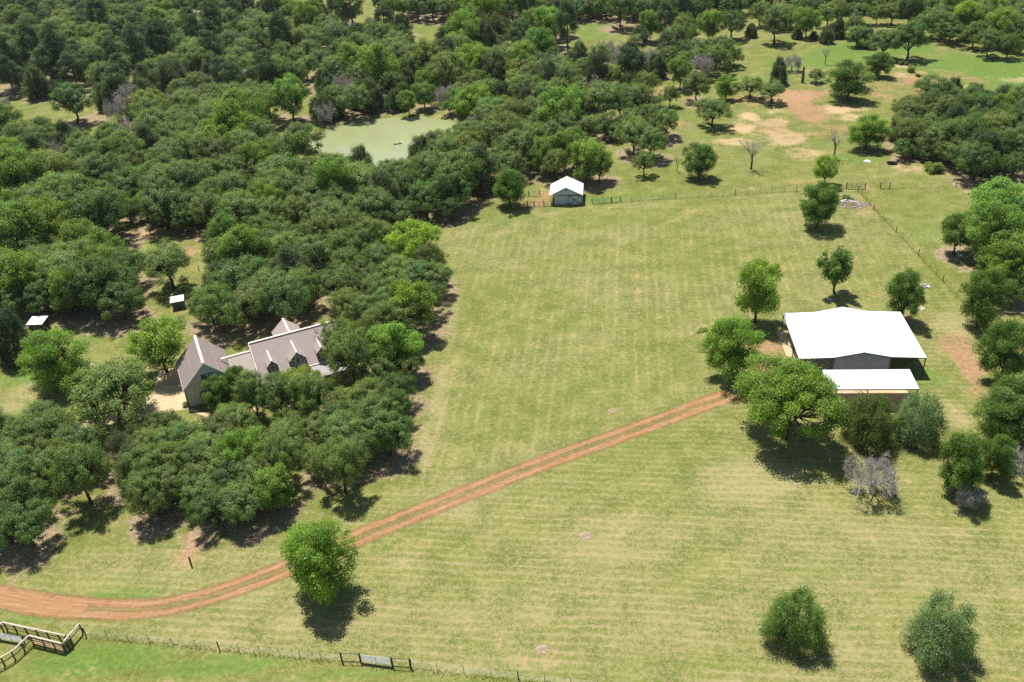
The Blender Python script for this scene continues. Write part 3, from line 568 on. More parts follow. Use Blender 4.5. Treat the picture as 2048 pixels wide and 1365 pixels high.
# pond
def water_mat():
    t = NT('silty_pond_water'); p = t.pos(); n = t.noise(p, 0.05, 3); n2 = t.noise(p, 1.2, 3)
    c = t.mix(t.ramp(n, 0.35, 0.65), (0.282, 0.302, 0.138), (0.312, 0.332, 0.172))
    return t.done(t.bsdf(c, 0.10, 0.5, normal=t.bump(n2, 0.06, 0.03)))
M['water'] = water_mat()
c0 = np.mean(POND, axis=0); mb = MB()
def spline(pts, n=6):
    out = []; N = len(pts); pts = np.array(pts)
    for i in range(N):
        p0, p1, p2, p3 = pts[i-1], pts[i], pts[(i+1) % N], pts[(i+2) % N]
        for k in range(n):
            t_ = k/n; out.append(0.5*((2*p1)+(p2-p0)*t_+(2*p0-5*p1+4*p2-p3)*t_**2+(3*p1-p0-3*p2+p3)*t_**3))
    return out
ring = [c0+(q-c0)*1.06 for q in spline(POND)]
mb.add([(c0[0], c0[1], -0.45)]+[(q[0], q[1], -0.45) for q in ring], [(0, i+1, (i+1) % len(ring)+1) for i in range(len(ring))])
tag(mb.build('pond_water', M['water']), kind='structure')

# dirt track with two ruts: a strip whose margins break up into the grass
TRK = [(-90,1178),(0,1195),(100,1211),(210,1219),(280,1219),(345,1211),(410,1196),(490,1168),(570,1138),(640,1108),(710,1078),(790,1045),(880,1008),(960,976),(1050,940),(1150,903),(1250,867),(1330,838),(1410,808),(1480,782),(1520,752),(1540,720)]
def road_mat():
    t = NT('red_dirt_track'); p = t.pos()
    c, n_mid, n_sm, n_fine = grass_colour(t, p)
    ac = t.attr('across'); full = t.attr('whole')
    wob = t.math('MULTIPLY', t.math('SUBTRACT', t.noise(p, 0.16, 3), 0.5), 0.8)
    a = t.math('ABSOLUTE', t.math('ADD', ac, wob))
    rut = t.math('SUBTRACT', 0.84, t.math('ABSOLUTE', t.math('SUBTRACT', a, 0.98)))
    whole = t.math('SUBTRACT', 2.0, a)
    d = t.math('MAXIMUM', rut, t.math('ADD', t.math('MULTIPLY', whole, full), t.math('MULTIPLY', t.math('SUBTRACT', full, 1.0), 6.0)))
    rag = t.math('ADD', t.math('MULTIPLY', t.math('SUBTRACT', n_sm, 0.5), 1.1), t.math('MULTIPLY', t.math('SUBTRACT', n_fine, 0.5), 0.9))
    rag = t.math('ADD', rag, t.math('MULTIPLY', t.math('SUBTRACT', n_mid, 0.5), 0.9))
    al = t.ramp(t.math('ADD', d, rag), -0.30, 0.62)
    st = t.n('ShaderNodeCombineXYZ'); t.l(t.math('MULTIPLY', ac, 3.2), st.inputs[0]); t.l(t.math('MULTIPLY', t.attr('along'), 0.16), st.inputs[1])
    streak = t.noise(st.outputs[0], 1.0, 4, 0.65)
    dirt = t.mix(t.ramp(n_sm, 0.3, 0.7), (0.285, 0.142, 0.060), (0.345, 0.190, 0.088))
    dirt = t.mix(t.ramp(streak, 0.42, 0.75), dirt, (0.385, 0.255, 0.15)); dirt = t.mix(t.ramp(streak, 0.26, 0.44, 0.6, 0), dirt, (0.19, 0.09, 0.05))
    sh = t.bsdf(dirt, 0.95, 0.1, normal=t.bump(t.math('ADD', streak, n_fine), 0.5, 0.08))
    tr = t.n('ShaderNodeBsdfTransparent'); mx = t.n('ShaderNodeMixShader'); t.l(al, mx.inputs[0]); t.l(tr.outputs[0], mx.inputs[1]); t.l(sh, mx.inputs[2])
    return t.done(mx.outputs[0])
M['road'] = road_mat()
pw = [P(x, y)[:2] for x, y in TRK]; path = []
for i in range(len(pw)-1):
    p0, p1, p2, p3 = pw[max(i-1, 0)], pw[i], pw[i+1], pw[min(i+2, len(pw)-1)]
    n = max(2, int(np.linalg.norm(p2-p1)/1.0))
    for k in range(n):
        t_ = k/n; path.append(0.5*((2*p1)+(p2-p0)*t_+(2*p0-5*p1+4*p2-p3)*t_**2+(3*p1-p0-3*p2+p3)*t_**3))
path.append(pw[-1]); path = np.array(path)
off = np.linspace(-3.2, 3.2, 13); vv, ac, al_, wh, ff = [], [], [], [], []; dist = 0
for i, q in enumerate(path):
    d = path[min(i+1, len(path)-1)]-path[max(i-1, 0)]; d /= np.linalg.norm(d); nrm = np.array([-d[1], d[0]])
    if i: dist += np.linalg.norm(path[i]-path[i-1])
    x, y, s = proj((q[0], q[1], 0)); f = float(smooth(np.array((205-x)/40.0))); f = max(f, float(smooth(np.array((x-1420)/60.0)))*0.8)
    for o in off: vv.append((*(q+nrm*o), 0.008)); ac.append(o); al_.append(dist); wh.append(f)
W = len(off)
for i in range(len(path)-1):
    for k in range(W-1): a = i*W+k; ff.append((a, a+1, a+W+1, a+W))
rme = bpy.data.meshes.new('dirt_track'); rme.from_pydata(vv, [], ff); rme.materials.append(M['road'])
for k, a in (('across', ac), ('along', al_), ('whole', wh)): rme.attributes.new(k, 'FLOAT', 'POINT').data.foreach_set('value', np.array(a, np.float32))
tag(link('dirt_track', rme), kind='structure')
# ------------------------------------------------------------------ buildings
def sheet(mb, a, b, c, d, t=0.06): mb.slab([a, b, c, d], t)     # roof sheet through four points, counted anticlockwise from above
def ribs(mb, a, b, c, d, n, w=0.05, h=0.05):
    """raised seams running from edge a-b to edge d-c"""
    a, b, c, d = map(Vector, (a, b, c, d))
    for i in range(n):
        t = (i+0.5)/n; p, q = a.lerp(b, t), d.lerp(c, t)
        mb.beam(p+Vector((0, 0, h*0.35)), q+Vector((0, 0, h*0.35)), w, h)
def window(parent, u, v, z, w, h, nx_=2, ny_=2, frame=None, axis='v'):
    """framed window in a wall facing -v; (u, z) is the lower left corner"""
    win = MB(); fw = 0.09
    for x0, x1, z0, z1 in ((u, u+w, z, z+fw), (u, u+w, z+h-fw, z+h), (u, u+fw, z+fw+.002, z+h-fw-.002), (u+w-fw, u+w, z+fw+.002, z+h-fw-.002)):
        win.box(x0, x1, v-0.07, v+0.02, z0, z1)
    o = win.build('window', frame or M['white_trim'], parent)
    MB().box(u+fw+.003, u+w-fw-.003, v-0.02, v+0.0, z+fw+.003, z+h-fw-.003).build('pane', M['glass'], o)
    g = MB()
    for i in range(1, nx_): x = u+w*i/nx_; g.box(x-0.018, x+0.018, v-0.048, v-0.023, z+fw+.004, z+h-fw-.004)
    for i in range(1, ny_): zz = z+h*i/ny_; g.box(u+fw+.004, u+w-fw-.004, v-0.055, v-0.050, zz-0.018, zz+0.018)
    g.build('glazing_bars', frame or M['white_trim'], o)
    return o

# --- metal building
FLc = P(1598, 718, 3.6); FRc = P(1853, 716, 3.6); MA = math.atan2(FRc[1]-FLc[1], FRc[0]-FLc[0]); MW = 20.8; MD = 15.3
mbld = empty('metal_building', (FLc[0], FLc[1], 0), MA, 'large charcoal metal building with white low gable roof and open side bays', 'building')
prof = [(0, 3.6), (5.75, 3.80), (10.5, 4.78), (15.15, 3.83), (MW, 3.6)]
names = ['lean_to_roof', 'main_roof', 'main_roof', 'lean_to_roof']
for i in range(4):
    (s0, z0), (s1, z1) = prof[i], prof[i+1]
    o = MB(); sheet(o, (s0, 0, z0), (s1, 0, z1), (s1, MD, z1), (s0, MD, z0), 0.05); ro = o.build(names[i], M['white_roof'], mbld)
    rb = MB(); n = int((s1-s0)/0.9); L = math.hypot(s1-s0, z1-z0)
    for k in range(17):
        v = 0.3+(MD-0.6)*k/16; rb.beam((s0+0.03, v, z0+0.012), (s1-0.03, v, z1+0.012), 0.06, 0.03)
    tag(rb.build('roof_ribs', M['white_roof'], ro), kind='stuff')
rc = MB(); rc.slab([(10.3, 0, 4.765), (10.5, 0, 4.81), (10.5, MD, 4.81), (10.3, MD, 4.765)], 0.02); rc.slab([(10.5, 0, 4.81), (10.7, 0, 4.765), (10.7, MD, 4.765), (10.5, MD, 4.81)], 0.02)
rc.build('ridge_cap', M['white_roof'], mbld)
for v, nm in ((-0.03, 'front_edge_trim'), (MD+0.03, 'back_edge_trim')):
    tr = MB()
    for i in range(4): tr.beam((prof[i][0], v, prof[i][1]-0.10), (prof[i+1][0], v, prof[i+1][1]-0.10), 0.05, 0.17)
    tr.build(nm, M['charcoal_trim'], mbld)
for s in (0, MW):
    MB().beam((s, 0.05, 3.49), (s, MD-0.05, 3.49), 0.05, 0.14).build('eave_trim', M['charcoal_trim'], mbld)
def gable(v, nm):
    w = MB(); w.wall([(5.78, v, 0), (15.12, v, 0), (15.12, v, 3.74), (10.5, v, 4.68), (5.78, v, 3.70)], (0, 0.08, 0))
    o = w.build(nm, M['charcoal'], mbld); rb = MB(); n = 42; sgn = -1 if v < 5 else 1
    for k in range(n):
        s = 5.9+(15.0-5.9)*k/(n-1); zt = 3.62+(0.98*(1-abs(s-10.5)/4.7))
        y0 = v-0.03 if sgn < 0 else v+0.082
        rb.box(s-0.035, s+0.035, y0, y0+0.028, 0.02, zt)
    tag(rb.build('wall_ribs', M['charcoal'], o), kind='stuff')
gable(0.12, 'front_wall'); gable(MD-0.2, 'back_wall')
for s in (5.75, 15.1):
    MB().box(s-0.04, s+0.06, 0.22, MD-0.22, 0, 3.72).build('side_wall', M['charcoal'], mbld)
for s in (0.12, MW-0.12):
    for v in (0.12, 5.1, 10.2, MD-0.15):
        MB().box(s-0.07, s+0.07, v-0.07, v+0.07, 0, 3.45).build('post', M['steel_dark'], mbld)
for s in (5.75, 15.1):
    MB().box(s-0.09, s+0.11, -0.02, 0.10, 0, 3.68).build('corner_trim', M['charcoal_trim'], mbld)
MB().box(0.9, 5.6, 0.28, 0.34, 0, 3.5).build('bay_panel', plain('slate_panel', (0.075, 0.10, 0.115), 0.5, 0.4), mbld)
for v in (4.0, 8.0, 12.0):
    MB().beam((0.12, v, 3.42), (5.7, v, 3.66), 0.1, 0.15).build('rafter', M['steel_dark'], mbld)
    MB().beam((15.2, v, 3.68), (MW-0.12, v, 3.42), 0.1, 0.15).build('rafter', M['steel_dark'], mbld)
pad = MB(); pad.slab([(-0.35, -0.4, 0.07), (15.0, -0.4, 0.07), (15.0, MD-0.3, 0.07), (-0.9, MD-0.3, 0.07)], 0.12); pad.slab([(2.2, -10.2, 0.07), (17.0, -10.2, 0.07), (17.0, -0.4, 0.07), (2.2, -0.4, 0.07)], 0.12)
pd = pad.build('concrete_pad', M['concrete']); pd.location = (FLc[0], FLc[1], 0); pd.rotation_euler = (0, 0, MA); tag(pd, kind='structure')
# --- carport in front of it
cp = empty('carport', (FLc[0], FLc[1], 0.0), MA, 'long open carport with flat white roof in front of the metal building', 'carport')
o = MB(); sheet(o, (3.0, -9.1, 3.66), (16.9, -9.1, 3.66), (16.9, -3.8, 3.86), (3.0, -3.8, 3.86), 0.07); cr = o.build('roof', M['white_roof'], cp)
rb = MB()
for k in range(16): s = 3.3+13.3*k/15; rb.beam((s, -9.08, 3.675), (s, -3.82, 3.875), 0.06, 0.03)
tag(rb.build('roof_ribs', M['white_roof'], cr), kind='stuff')
MB().beam((3.0, -9.13, 3.57), (16.9, -9.13, 3.57), 0.05, 0.17).build('front_beam', M['charcoal_trim'], cp)
MB().beam((3.0, -3.77, 3.76), (16.9, -3.77, 3.76), 0.05, 0.17).build('back_beam', M['charcoal_trim'], cp)
for s in (3.2, 9.1, 16.7):
    for v, zt in ((-8.95, 3.5), (-3.95, 3.7)): MB().box(s-0.06, s+0.06, v-0.06, v+0.06, 0.0, zt).build('post', M['steel_dark'], cp)
MB().beam((7.0, -8.95, 3.4), (9.0, -8.95, 1.9), 0.06, 0.06).build('brace', M['steel_dark'], cp)

# --- white barn
BO = P(1109, 410)[:2]; BA = math.atan2(-0.9, 6.8)
barn = empty('white_barn', (BO[0], BO[1], 0), BA, 'small pale grey barn with white gable roof and crossed sliding door', 'barn')
e0, e1, ze, pk, zp, bd = -1.25, 7.05, 2.50, 2.9, 4.58, 7.3
for nm, (s0, z0, s1, z1) in (('roof_slope', (e0, ze, pk, zp)), ('roof_slope', (pk, zp, e1, ze))):
    o = MB(); sheet(o, (s0, -0.35, z0), (s1, -0.35, z1), (s1, bd, z1), (s0, bd, z0), 0.06); ro = o.build(nm, M['white_roof'], barn)
    rb = MB()
    for k in range(11): v = -0.2+(bd+0.05)*k/10; rb.beam((s0+0.03, v, z0+0.012), (s1-0.03, v, z1+0.012), 0.06, 0.03)
    tag(rb.build('roof_ribs', M['white_roof'], ro), kind='stuff')
f = MB(); f.beam((e0, -0.38, ze-0.08), (pk, -0.38, zp-0.08), 0.05, 0.17); f.beam((pk, -0.38, zp-0.08), (e1, -0.38, ze-0.08), 0.05, 0.17); f.build('gable_trim', M['barn_trim'], barn)
zw = lambda s: zp-0.10-(zp-ze)*abs(s-pk)/(4.15)
for v in (0.0, bd-0.3):
    w = MB(); w.wall([(0, v, 0), (6.8, v, 0), (6.8, v, zw(6.8)), (pk, v, zw(pk)), (0, v, zw(0))], (0, 0.1, 0)); fw_ = w.build('front_wall' if v == 0 else 'back_wall', M['barn_siding'], barn)
    if v == 0:
        sb = MB()
        for k in range(34):
            s = 0.1+6.6*k/33
            if 3.35 < s < 6.8: continue
            sb.box(s-0.02, s+0.02, -0.025, 0.0-0.002, 0.02, zw(s)-0.05)
        tag(sb.build('wall_battens', M['barn_siding'], fw_), kind='stuff')
for s in (0.0, 6.7): MB().box(s, s+0.1, 0.102, bd-0.302, 0, zw(s+0.05)-0.06).build('side_wall', M['barn_siding'], barn)
dr = MB().box(3.40, 6.72, -0.13, -0.07, 0.08, 2.36).build('sliding_door', M['barn_siding'], barn)
xb = MB()
for p, q in (((3.45, -0.15, 0.14), (6.67, -0.15, 2.30)), ((3.45, -0.155, 2.30), (6.67, -0.155, 0.14))): xb.beam(p, q, 0.03, 0.2)
xb.build('cross_brace', M['barn_trim'], dr)
fr = MB(); fr.box(3.36, 3.46, -0.16, -0.132, 0.08, 2.36); fr.box(6.66, 6.76, -0.16, -0.132, 0.08, 2.36); fr.box(3.46, 6.66, -0.16, -0.132, 2.27, 2.36); fr.build('door_frame', M['barn_trim'], dr)
MB().box(0.75, 6.75, -0.14, -0.04, 2.42, 2.52).build('door_track', M['barn_trim'], barn)
MB().box(2.7, 3.1, -0.06, 0.0-0.002, 3.55, 3.85).build('gable_vent', M['barn_trim'], barn)
tag(MB().box(-0.02, 6.82, -0.03, bd-0.17, -0.05, 0.05).build('footing', M['concrete'], barn))

# --- house: garage wing, low link, main block with dormers
hs = empty('stone_house', (HO[0], HO[1], 0), HA, 'stone house with mauve-grey metal roof, steep garage gable and dormers', 'house')
def slope(nm, a, b, c, d, n, mat='house_roof', t=0.09):
    o = MB(); sheet(o, a, b, c, d, t); ro = o.build(nm, M[mat], hs)
    rb = MB(); ribs(rb, a, b, c, d, n, 0.045, 0.05); tag(rb.build('roof_seams', M[mat], ro), kind='stuff'); return ro
GW, GP, GE = 8.3, 8.0, 3.75
slope('garage_roof', (-0.15, -0.25, GE), (GW/2, -0.25, GP), (GW/2, 10.1, GP), (-0.15, 10.1, GE), 1)
slope('garage_roof', (GW/2, -0.25, GP), (GW+0.15, -0.25, GE), (GW+0.15, 10.1, GE), (GW/2, 10.1, GP), 1)
def slope_ribs(roof, a, b, c, d, n):
    rb = MB(); ribs(rb, a, b, c, d, n, 0.045, 0.05); tag(rb.build('roof_seams', M['house_roof'], hs), kind='stuff')
slope_ribs(hs, (-0.15, -0.2, GE), (-0.15, 10.05, GE), (GW/2, 10.05, GP), (GW/2, -0.2, GP), 24)
slope_ribs(hs, (GW+0.15, -0.2, GE), (GW+0.15, 10.05, GE), (GW/2, 10.05, GP), (GW/2, -0.2, GP), 24)
def cap(p, q, nm='ridge_cap', w=0.42):
    MB().beam(p, q, w, 0.10).build(nm, M['ridge'], hs)
cap((GW/2, -0.25, GP+0.03), (GW/2, 10.1, GP+0.03))
zg = lambda u: GP-0.18-(GP-GE)*abs(u-GW/2)/(GW/2+0.15)
for v in (0.0, 9.7):
    MB().wall([(0.05, v, -0.05), (GW-0.05, v, -0.05), (GW-0.05, v, zg(GW-0.05)), (GW/2, v, zg(GW/2)), (0.05, v, zg(0.05))], (0, 0.25, 0)).build('gable_wall', M['stone'], hs)
MB().box(0.05, 0.3, 0.252, 9.698, -0.05, 3.62).build('garage_side_wall', M['stone'], hs)
MB().box(GW-0.3, GW-0.05, 0.252, 9.698, -0.05, 3.62).build('garage_side_wall', M['stone'], hs)
f = MB(); f.beam((-0.2, -0.29, GE-0.12), (GW/2, -0.29, GP-0.09), 0.06, 0.24); f.beam((GW/2, -0.29, GP-0.09), (GW+0.2, -0.29, GE-0.12), 0.06, 0.24); f.build('rake_board', M['white_trim'], hs)
MB().beam((-0.2, -0.25, GE-0.07), (-0.2, 10.1, GE-0.07), 0.12, 0.14).build('gutter', M['house_roof'], hs)
MB().tube((0.02, -0.1, 3.6), (0.02, -0.1, 0.1), 0.06, n=6).build('downspout', M['brown_siding'], hs)
for u_ in (3.05, 4.25): window(hs, u_, -0.005, 4.42, 1.08, 1.42, 3, 4)
window(hs, 2.1, -0.005, 1.0, 1.1, 1.75, 3, 4); window(hs, 5.3, -0.005, 1.0, 1.1, 1.75, 3, 4)
for k in range(2): MB().box(-0.02, 0.047, 1.0+4.4*k, 4.7+4.4*k, 0.0, 2.6).build('garage_door', M['white_trim'], hs)
# link
slope('link_roof', (8.3, -2.4, 2.75), (12.45, -2.4, 2.75), (12.45, 4.4, 5.2), (8.3, 4.4, 5.2), 10, 'house_roof')
slope('link_roof', (8.3, 4.4, 5.2), (12.45, 4.4, 5.2), (12.45, 7.6, 3.6), (8.3, 7.6, 3.6), 10)
cap((7.25, 4.4, 5.25), (12.4, 4.4, 5.25))
MB().wall([(8.32, -0.2, -0.05), (12.4, -0.2, -0.05), (12.4, -0.2, 3.3), (8.32, -0.2, 3.3)], (0, 0.2, 0)).build('link_wall', M['stone'], hs)
MB().box(8.32, 12.4, 7.2, 7.4, -0.05, 3.55).build('link_back_wall', M['stone'], hs)
MB().box(12.2, 12.4, -2.35, -2.15, 0, 2.75).build('porch_post', M['white_trim'], hs)
# main block
MX0, MX1, RV, RZ, EV, EZ = 12.4, 28.0, 2.35, 8.0, -4.0, 4.0
slope('main_roof', (MX0, EV, EZ), (MX1, EV, EZ), (MX1, RV, RZ), (MX0, RV, RZ), 36)
slope('main_roof', (MX0, RV, RZ), (MX1, RV, RZ), (MX1, 8.7, EZ), (MX0, 8.7, EZ), 36)
slope('porch_roof', (MX0, -6.6, 2.85), (MX1, -6.6, 2.85), (MX1, EV-0.02, EZ-0.02), (MX0, EV-0.02, EZ-0.02), 36, 'porch_roof')
cap((MX0, RV, RZ+0.03), (MX1, RV, RZ+0.03)); cap((MX0, EV-0.05, EZ+0.04), (MX1, EV-0.05, EZ+0.04), 'roof_flashing', 0.22)
zm = lambda v: RZ-0.2-(RZ-EZ)*abs(v-RV)/(RV-EV)
for u_ in (MX0+0.15, MX1-0.35):
    MB().wall([(u_, -3.9, -0.05), (u_, 8.4, -0.05), (u_, 8.4, zm(8.4)), (u_, RV, zm(RV)), (u_, -3.9, zm(-3.9))], (0.2, 0, 0)).build('end_wall', M['stone'], hs)
MB().box(MX0+0.36, MX1-0.36, -3.9, -3.7, -0.05, 3.8).build('front_wall', M['stone'], hs)
MB().box(MX0+0.36, MX1-0.36, 8.2, 8.4, -0.05, 3.8).build('back_wall', M['stone'], hs)
f = MB(); f.beam((MX0-0.03, EV, EZ-0.02), (MX0-0.03, RV, RZ-0.02), 0.16, 0.2); f.build('rake_trim', M['ridge'], hs)
for u_ in np.linspace(MX0+0.3, MX1-0.3, 6): MB().box(u_-0.1, u_+0.1, -6.4, -6.2, 0, 2.8).build('porch_post', M['white_trim'], hs)
MB().box(MX0, MX1, -6.7, -3.902, -0.05, 0.12).build('porch_floor', M['concrete'], hs)
for u_ in (14.2, 17.0, 22.6, 25.2): window(hs, u_, -3.905, 0.9, 1.1, 1.7, 2, 3)
MB().box(19.4, 20.5, -3.95, -3.903, 0.12, 2.3).build('front_door', M['brown_siding'], hs)
def dormer(u_, w, pkz, evz, vf=-3.25, wide=False):
    k = (RZ-EZ)/(RV-EV); vb = RV-(RZ-pkz)/k; ve = RV-(RZ-evz)/k; h = w/2+0.18
    o = MB(); sheet(o, (u_-h, vf-0.2, evz), (u_, vf-0.2, pkz), (u_, vb, pkz), (u_-h, ve, evz), 0.05); sheet(o, (u_, vf-0.2, pkz), (u_+h, vf-0.2, evz), (u_+h, ve, evz), (u_, vb, pkz), 0.05)
    d = o.build('dormer_roof', M['house_roof'], hs)
    MB().beam((u_, vf-0.2, pkz+0.02), (u_, vb, pkz+0.02), 0.26, 0.07).build('dormer_ridge_cap', M['ridge'], d)
    z0 = EZ+(vf-EV)*k-0.1
    MB().wall([(u_-w/2, vf, z0), (u_+w/2, vf, z0), (u_+w/2, vf, evz-0.02), (u_, vf, pkz-0.12), (u_-w/2, vf, evz-0.02)], (0, 0.12, 0)).build('dormer_front', M['brown_siding'], d)
    for sx in (-1, 1):
        x = u_+sx*(w/2-0.06); MB().wall([(x-0.05, vf+0.122, z0), (x-0.05, vf+0.122, evz-0.06), (x-0.05, ve, evz-0.06)], (0.1, 0, 0)).build('dormer_cheek', M['brown_siding'], d)
    f = MB(); f.beam((u_-h, vf-0.22, evz-0.05), (u_, vf-0.22, pkz-0.05), 0.05, 0.13); f.beam((u_, vf-0.22, pkz-0.05), (u_+h, vf-0.22, evz-0.05), 0.05, 0.13); f.build('dormer_rake_board', M['white_trim'], d)
    if wide:
        for x, ww, hh in ((u_-1.15, 0.62, 1.15), (u_-0.42, 0.84, 1.55), (u_+0.53, 0.62, 1.15)): window(d, x, vf-0.004, z0+0.12, ww, hh, 2, 3)
        a = MB(); n = 8
        for i in range(n):
            t0, t1 = math.pi*i/n, math.pi*(i+1)/n
            a.beam((u_+0.40*math.cos(t0), vf-0.04, z0+1.67+0.34*math.sin(t0)), (u_+0.40*math.cos(t1), vf-0.04, z0+1.67+0.34*math.sin(t1)), 0.05, 0.08)
        a.build('arched_window_head', M['white_trim'], d)
    else: window(d, u_-0.45, vf-0.004, z0+0.15, 0.9, 1.15, 2, 2)
dormer(15.0, 1.6, 6.75, 5.75); dormer(19.45, 2.75, 7.1, 5.6, wide=True); dormer(23.8, 1.6, 6.75, 5.75)
# rear gable
slope('rear_roof', (17.3, RV+1.0, 5.1), (19.85, RV+1.0, 7.3), (19.85, 9.4, 7.3), (17.3, 9.4, 5.1), 1); slope('rear_roof', (19.85, RV+1.0, 7.3), (22.4, RV+1.0, 5.1), (22.4, 9.4, 5.1), (19.85, 9.4, 7.3), 1)
cap((19.85, RV+1.0, 7.34), (19.85, 9.4, 7.34), w=0.36)
MB().wall([(17.4, 9.0, -0.05), (22.3, 9.0, -0.05), (22.3, 9.0, 4.95), (19.85, 9.0, 7.1), (17.4, 9.0, 4.95)], (0, 0.2, 0)).build('rear_wall', M['stone'], hs)
# driveway and walk
def flat(nm, px, mat, z=0.02):
    mb = MB(); mb.slab([tuple(P(x, y)[:2])+(z,) for x, y in px][::-1], 0.1); return tag(mb.build(nm, M[mat]), kind='structure')
flat('driveway', [(372,762),(378,818),(330,826),(250,842),(120,868),(0,895),(0,882),(120,852),(240,822),(305,790),(318,742),(352,735)], 'concrete')
flat('front_walk', [(378,822),(440,845),(520,818),(640,778),(636,772),(520,811),(442,838),(384,817)], 'concrete', 0.024)

# --- small sheds
def shed(loc, rz, w, d, h, label, wallm):
    e = empty('shed', (loc[0], loc[1], 0), rz, label, 'shed')
    o = MB(); sheet(o, (-w/2-0.2, -d/2-0.3, h-0.12), (w/2+0.2, -d/2-0.3, h-0.12), (w/2+0.2, d/2+0.2, h+0.16), (-w/2-0.2, d/2+0.2, h+0.16), 0.07); o.build('roof', M['white_roof'], e)
    for x0, x1, y0, y1, zt, nm in ((-w/2, w/2, -d/2, -d/2+0.08, h-0.19, 'front_wall'), (-w/2, w/2, d/2-0.08, d/2, h+0.06, 'back_wall'), (-w/2, -w/2+0.08, -d/2+0.082, d/2-0.082, h-0.17, 'side_wall'), (w/2-0.08, w/2, -d/2+0.082, d/2-0.082, h-0.17, 'side_wall')):
        MB().box(x0, x1, y0, y1, -0.03, zt).build(nm, wallm, e)
    MB().box(-0.5, 0.45, -d/2-0.04, -d/2-0.002, 0.03, 1.85).build('door', M['charcoal_trim'], e)
shed(P(71, 668)[:2]+np.array([0.4, 1.6]), R(-4), 3.0, 2.5, 2.2, 'small shed with white roof and dark blue walls at far left', M['navy'])
shed(P(349, 622)[:2]+np.array([0.6, 1.5]), R(14), 2.4, 1.8, 2.0, 'small shed with pale roof half hidden by oaks behind the house', M['barn_trim'])
shed(P(133, 590)[:2]+np.array([0.3, 1.0]), R(24), 2.6, 2.2, 2.1, 'white-roofed shed almost buried under the oaks left of the clearing', M['barn_trim'])
# ------------------------------------------------------------------ tree meshes (crown diameter 10 m, scaled per tree)
def leaf_mesh(name, mat, pos, nrm, size, tone, asp=0.62):
    n = len(pos)
    nrm = nrm/np.linalg.norm(nrm, axis=1, keepdims=True)
    t = rng.normal(size=(n, 3)); t -= nrm*(t*nrm).sum(1, keepdims=True); t /= np.linalg.norm(t, axis=1, keepdims=True)
    b = np.cross(nrm, t); s = size[:, None]
    v = np.empty((n, 4, 3))
    v[:, 0] = pos - t*s; v[:, 1] = pos + b*s*asp - nrm*s*0.15; v[:, 2] = pos + t*s; v[:, 3] = pos - b*s*asp - nrm*s*0.15
    me = bpy.data.meshes.new(name)
    me.vertices.add(4*n); me.vertices.foreach_set('co', v.reshape(-1).astype(np.float32))
    me.loops.add(4*n); me.loops.foreach_set('vertex_index', np.arange(4*n, dtype=np.int32))
    me.polygons.add(n); me.polygons.foreach_set('loop_start', np.arange(0, 4*n, 4, dtype=np.int32))
    at = me.attributes.new('tone', 'FLOAT', 'FACE'); at.data.foreach_set('value', np.clip(tone, 0, 1).astype(np.float32))
    me.materials.append(mat); me.update(); me.validate()
    return me

def shell_leaves(cent, rad, squash, per, size, up_bias=0.75, fill=0.5, mid=None):
    """leaves on and inside a set of lobes"""
    pos, nrm, sz, tone = [], [], [], []
    for c, r in zip(cent, rad):
        n = int(per*(r*r))
        d = rng.normal(size=(n, 3)); d[:, 2] += 0.35; d /= np.linalg.norm(d, axis=1, keepdims=True)
        rr = r*(1 - fill*rng.random(n)**2.2)*(0.92+0.22*rng.random(n))
        p = d*rr[:, None]; p[:, 2] *= squash
        pos.append(p+c); nn = d*0.75 + rng.normal(size=(n, 3))*0.55; nn[:, 2] += up_bias
        if mid is not None:
            cd = p+c-mid; nn = nn*0.75 + cd/np.linalg.norm(cd, axis=1, keepdims=True)*0.75
        nrm.append(nn); sz.append(size*(0.6+0.8*rng.random(n)))
        tone.append(np.clip(0.5 + 0.16*rng.normal() + 0.22*rng.normal(size=n), 0, 1))
    return np.concatenate(pos), np.concatenate(nrm), np.concatenate(sz), np.concatenate(tone)

def wobble(n=4):
    a = rng.random(n)*6.28; k = 0.06+0.13*rng.random(n)
    return lambda th: 1 + sum(k[i]*math.cos((i+2)*th+a[i]) for i in range(n))

def limbs(mb, tips, h0, r0, root=(0, 0, 0), nmain=7):
    """trunk with forking limbs that reach towards the lobes"""
    root = Vector(root); lean = Vector((rng.normal()*0.25, rng.normal()*0.25, 0))
    top = root + Vector((0, 0, h0)) + lean
    mid = root + (top-root)*0.5 + Vector((rng.normal()*0.1, rng.normal()*0.1, 0))
    mb.tube(root - Vector((0, 0, 0.25)), root+Vector((0, 0, 0.35)), r0*1.75, r0*1.15, 7, False)
    mb.tube(root+Vector((0, 0, 0.33)), mid, r0*1.17, r0*0.95, 7, False); mb.tube(mid, top, r0*0.97, r0*0.8, 7, False)
    tips = [Vector(t) for t in tips]
    groups = {}
    for t in tips:
        k = int(((math.atan2(t.y, t.x)+math.pi)/(2*math.pi))*nmain) % nmain if math.hypot(t.x, t.y) > 1.4 else -1
        groups.setdefault(k, []).append(t)
    for k, g in groups.items():
        c = sum(g, Vector())/len(g); j = top + (c-top)*0.48 + Vector((rng.normal(), rng.normal(), rng.normal()))*0.22
        mb.tube(top-Vector((0, 0, 0.2)), j, r0*0.58, r0*0.36, 5, False)
        for t in g:
            q = j + (t-j)*0.55 + Vector((rng.normal(), rng.normal(), rng.normal()))*0.15
            mb.tube(j, q, r0*0.30, r0*0.17, 4, False); mb.tube(q, t, r0*0.17, r0*0.06, 4, False)

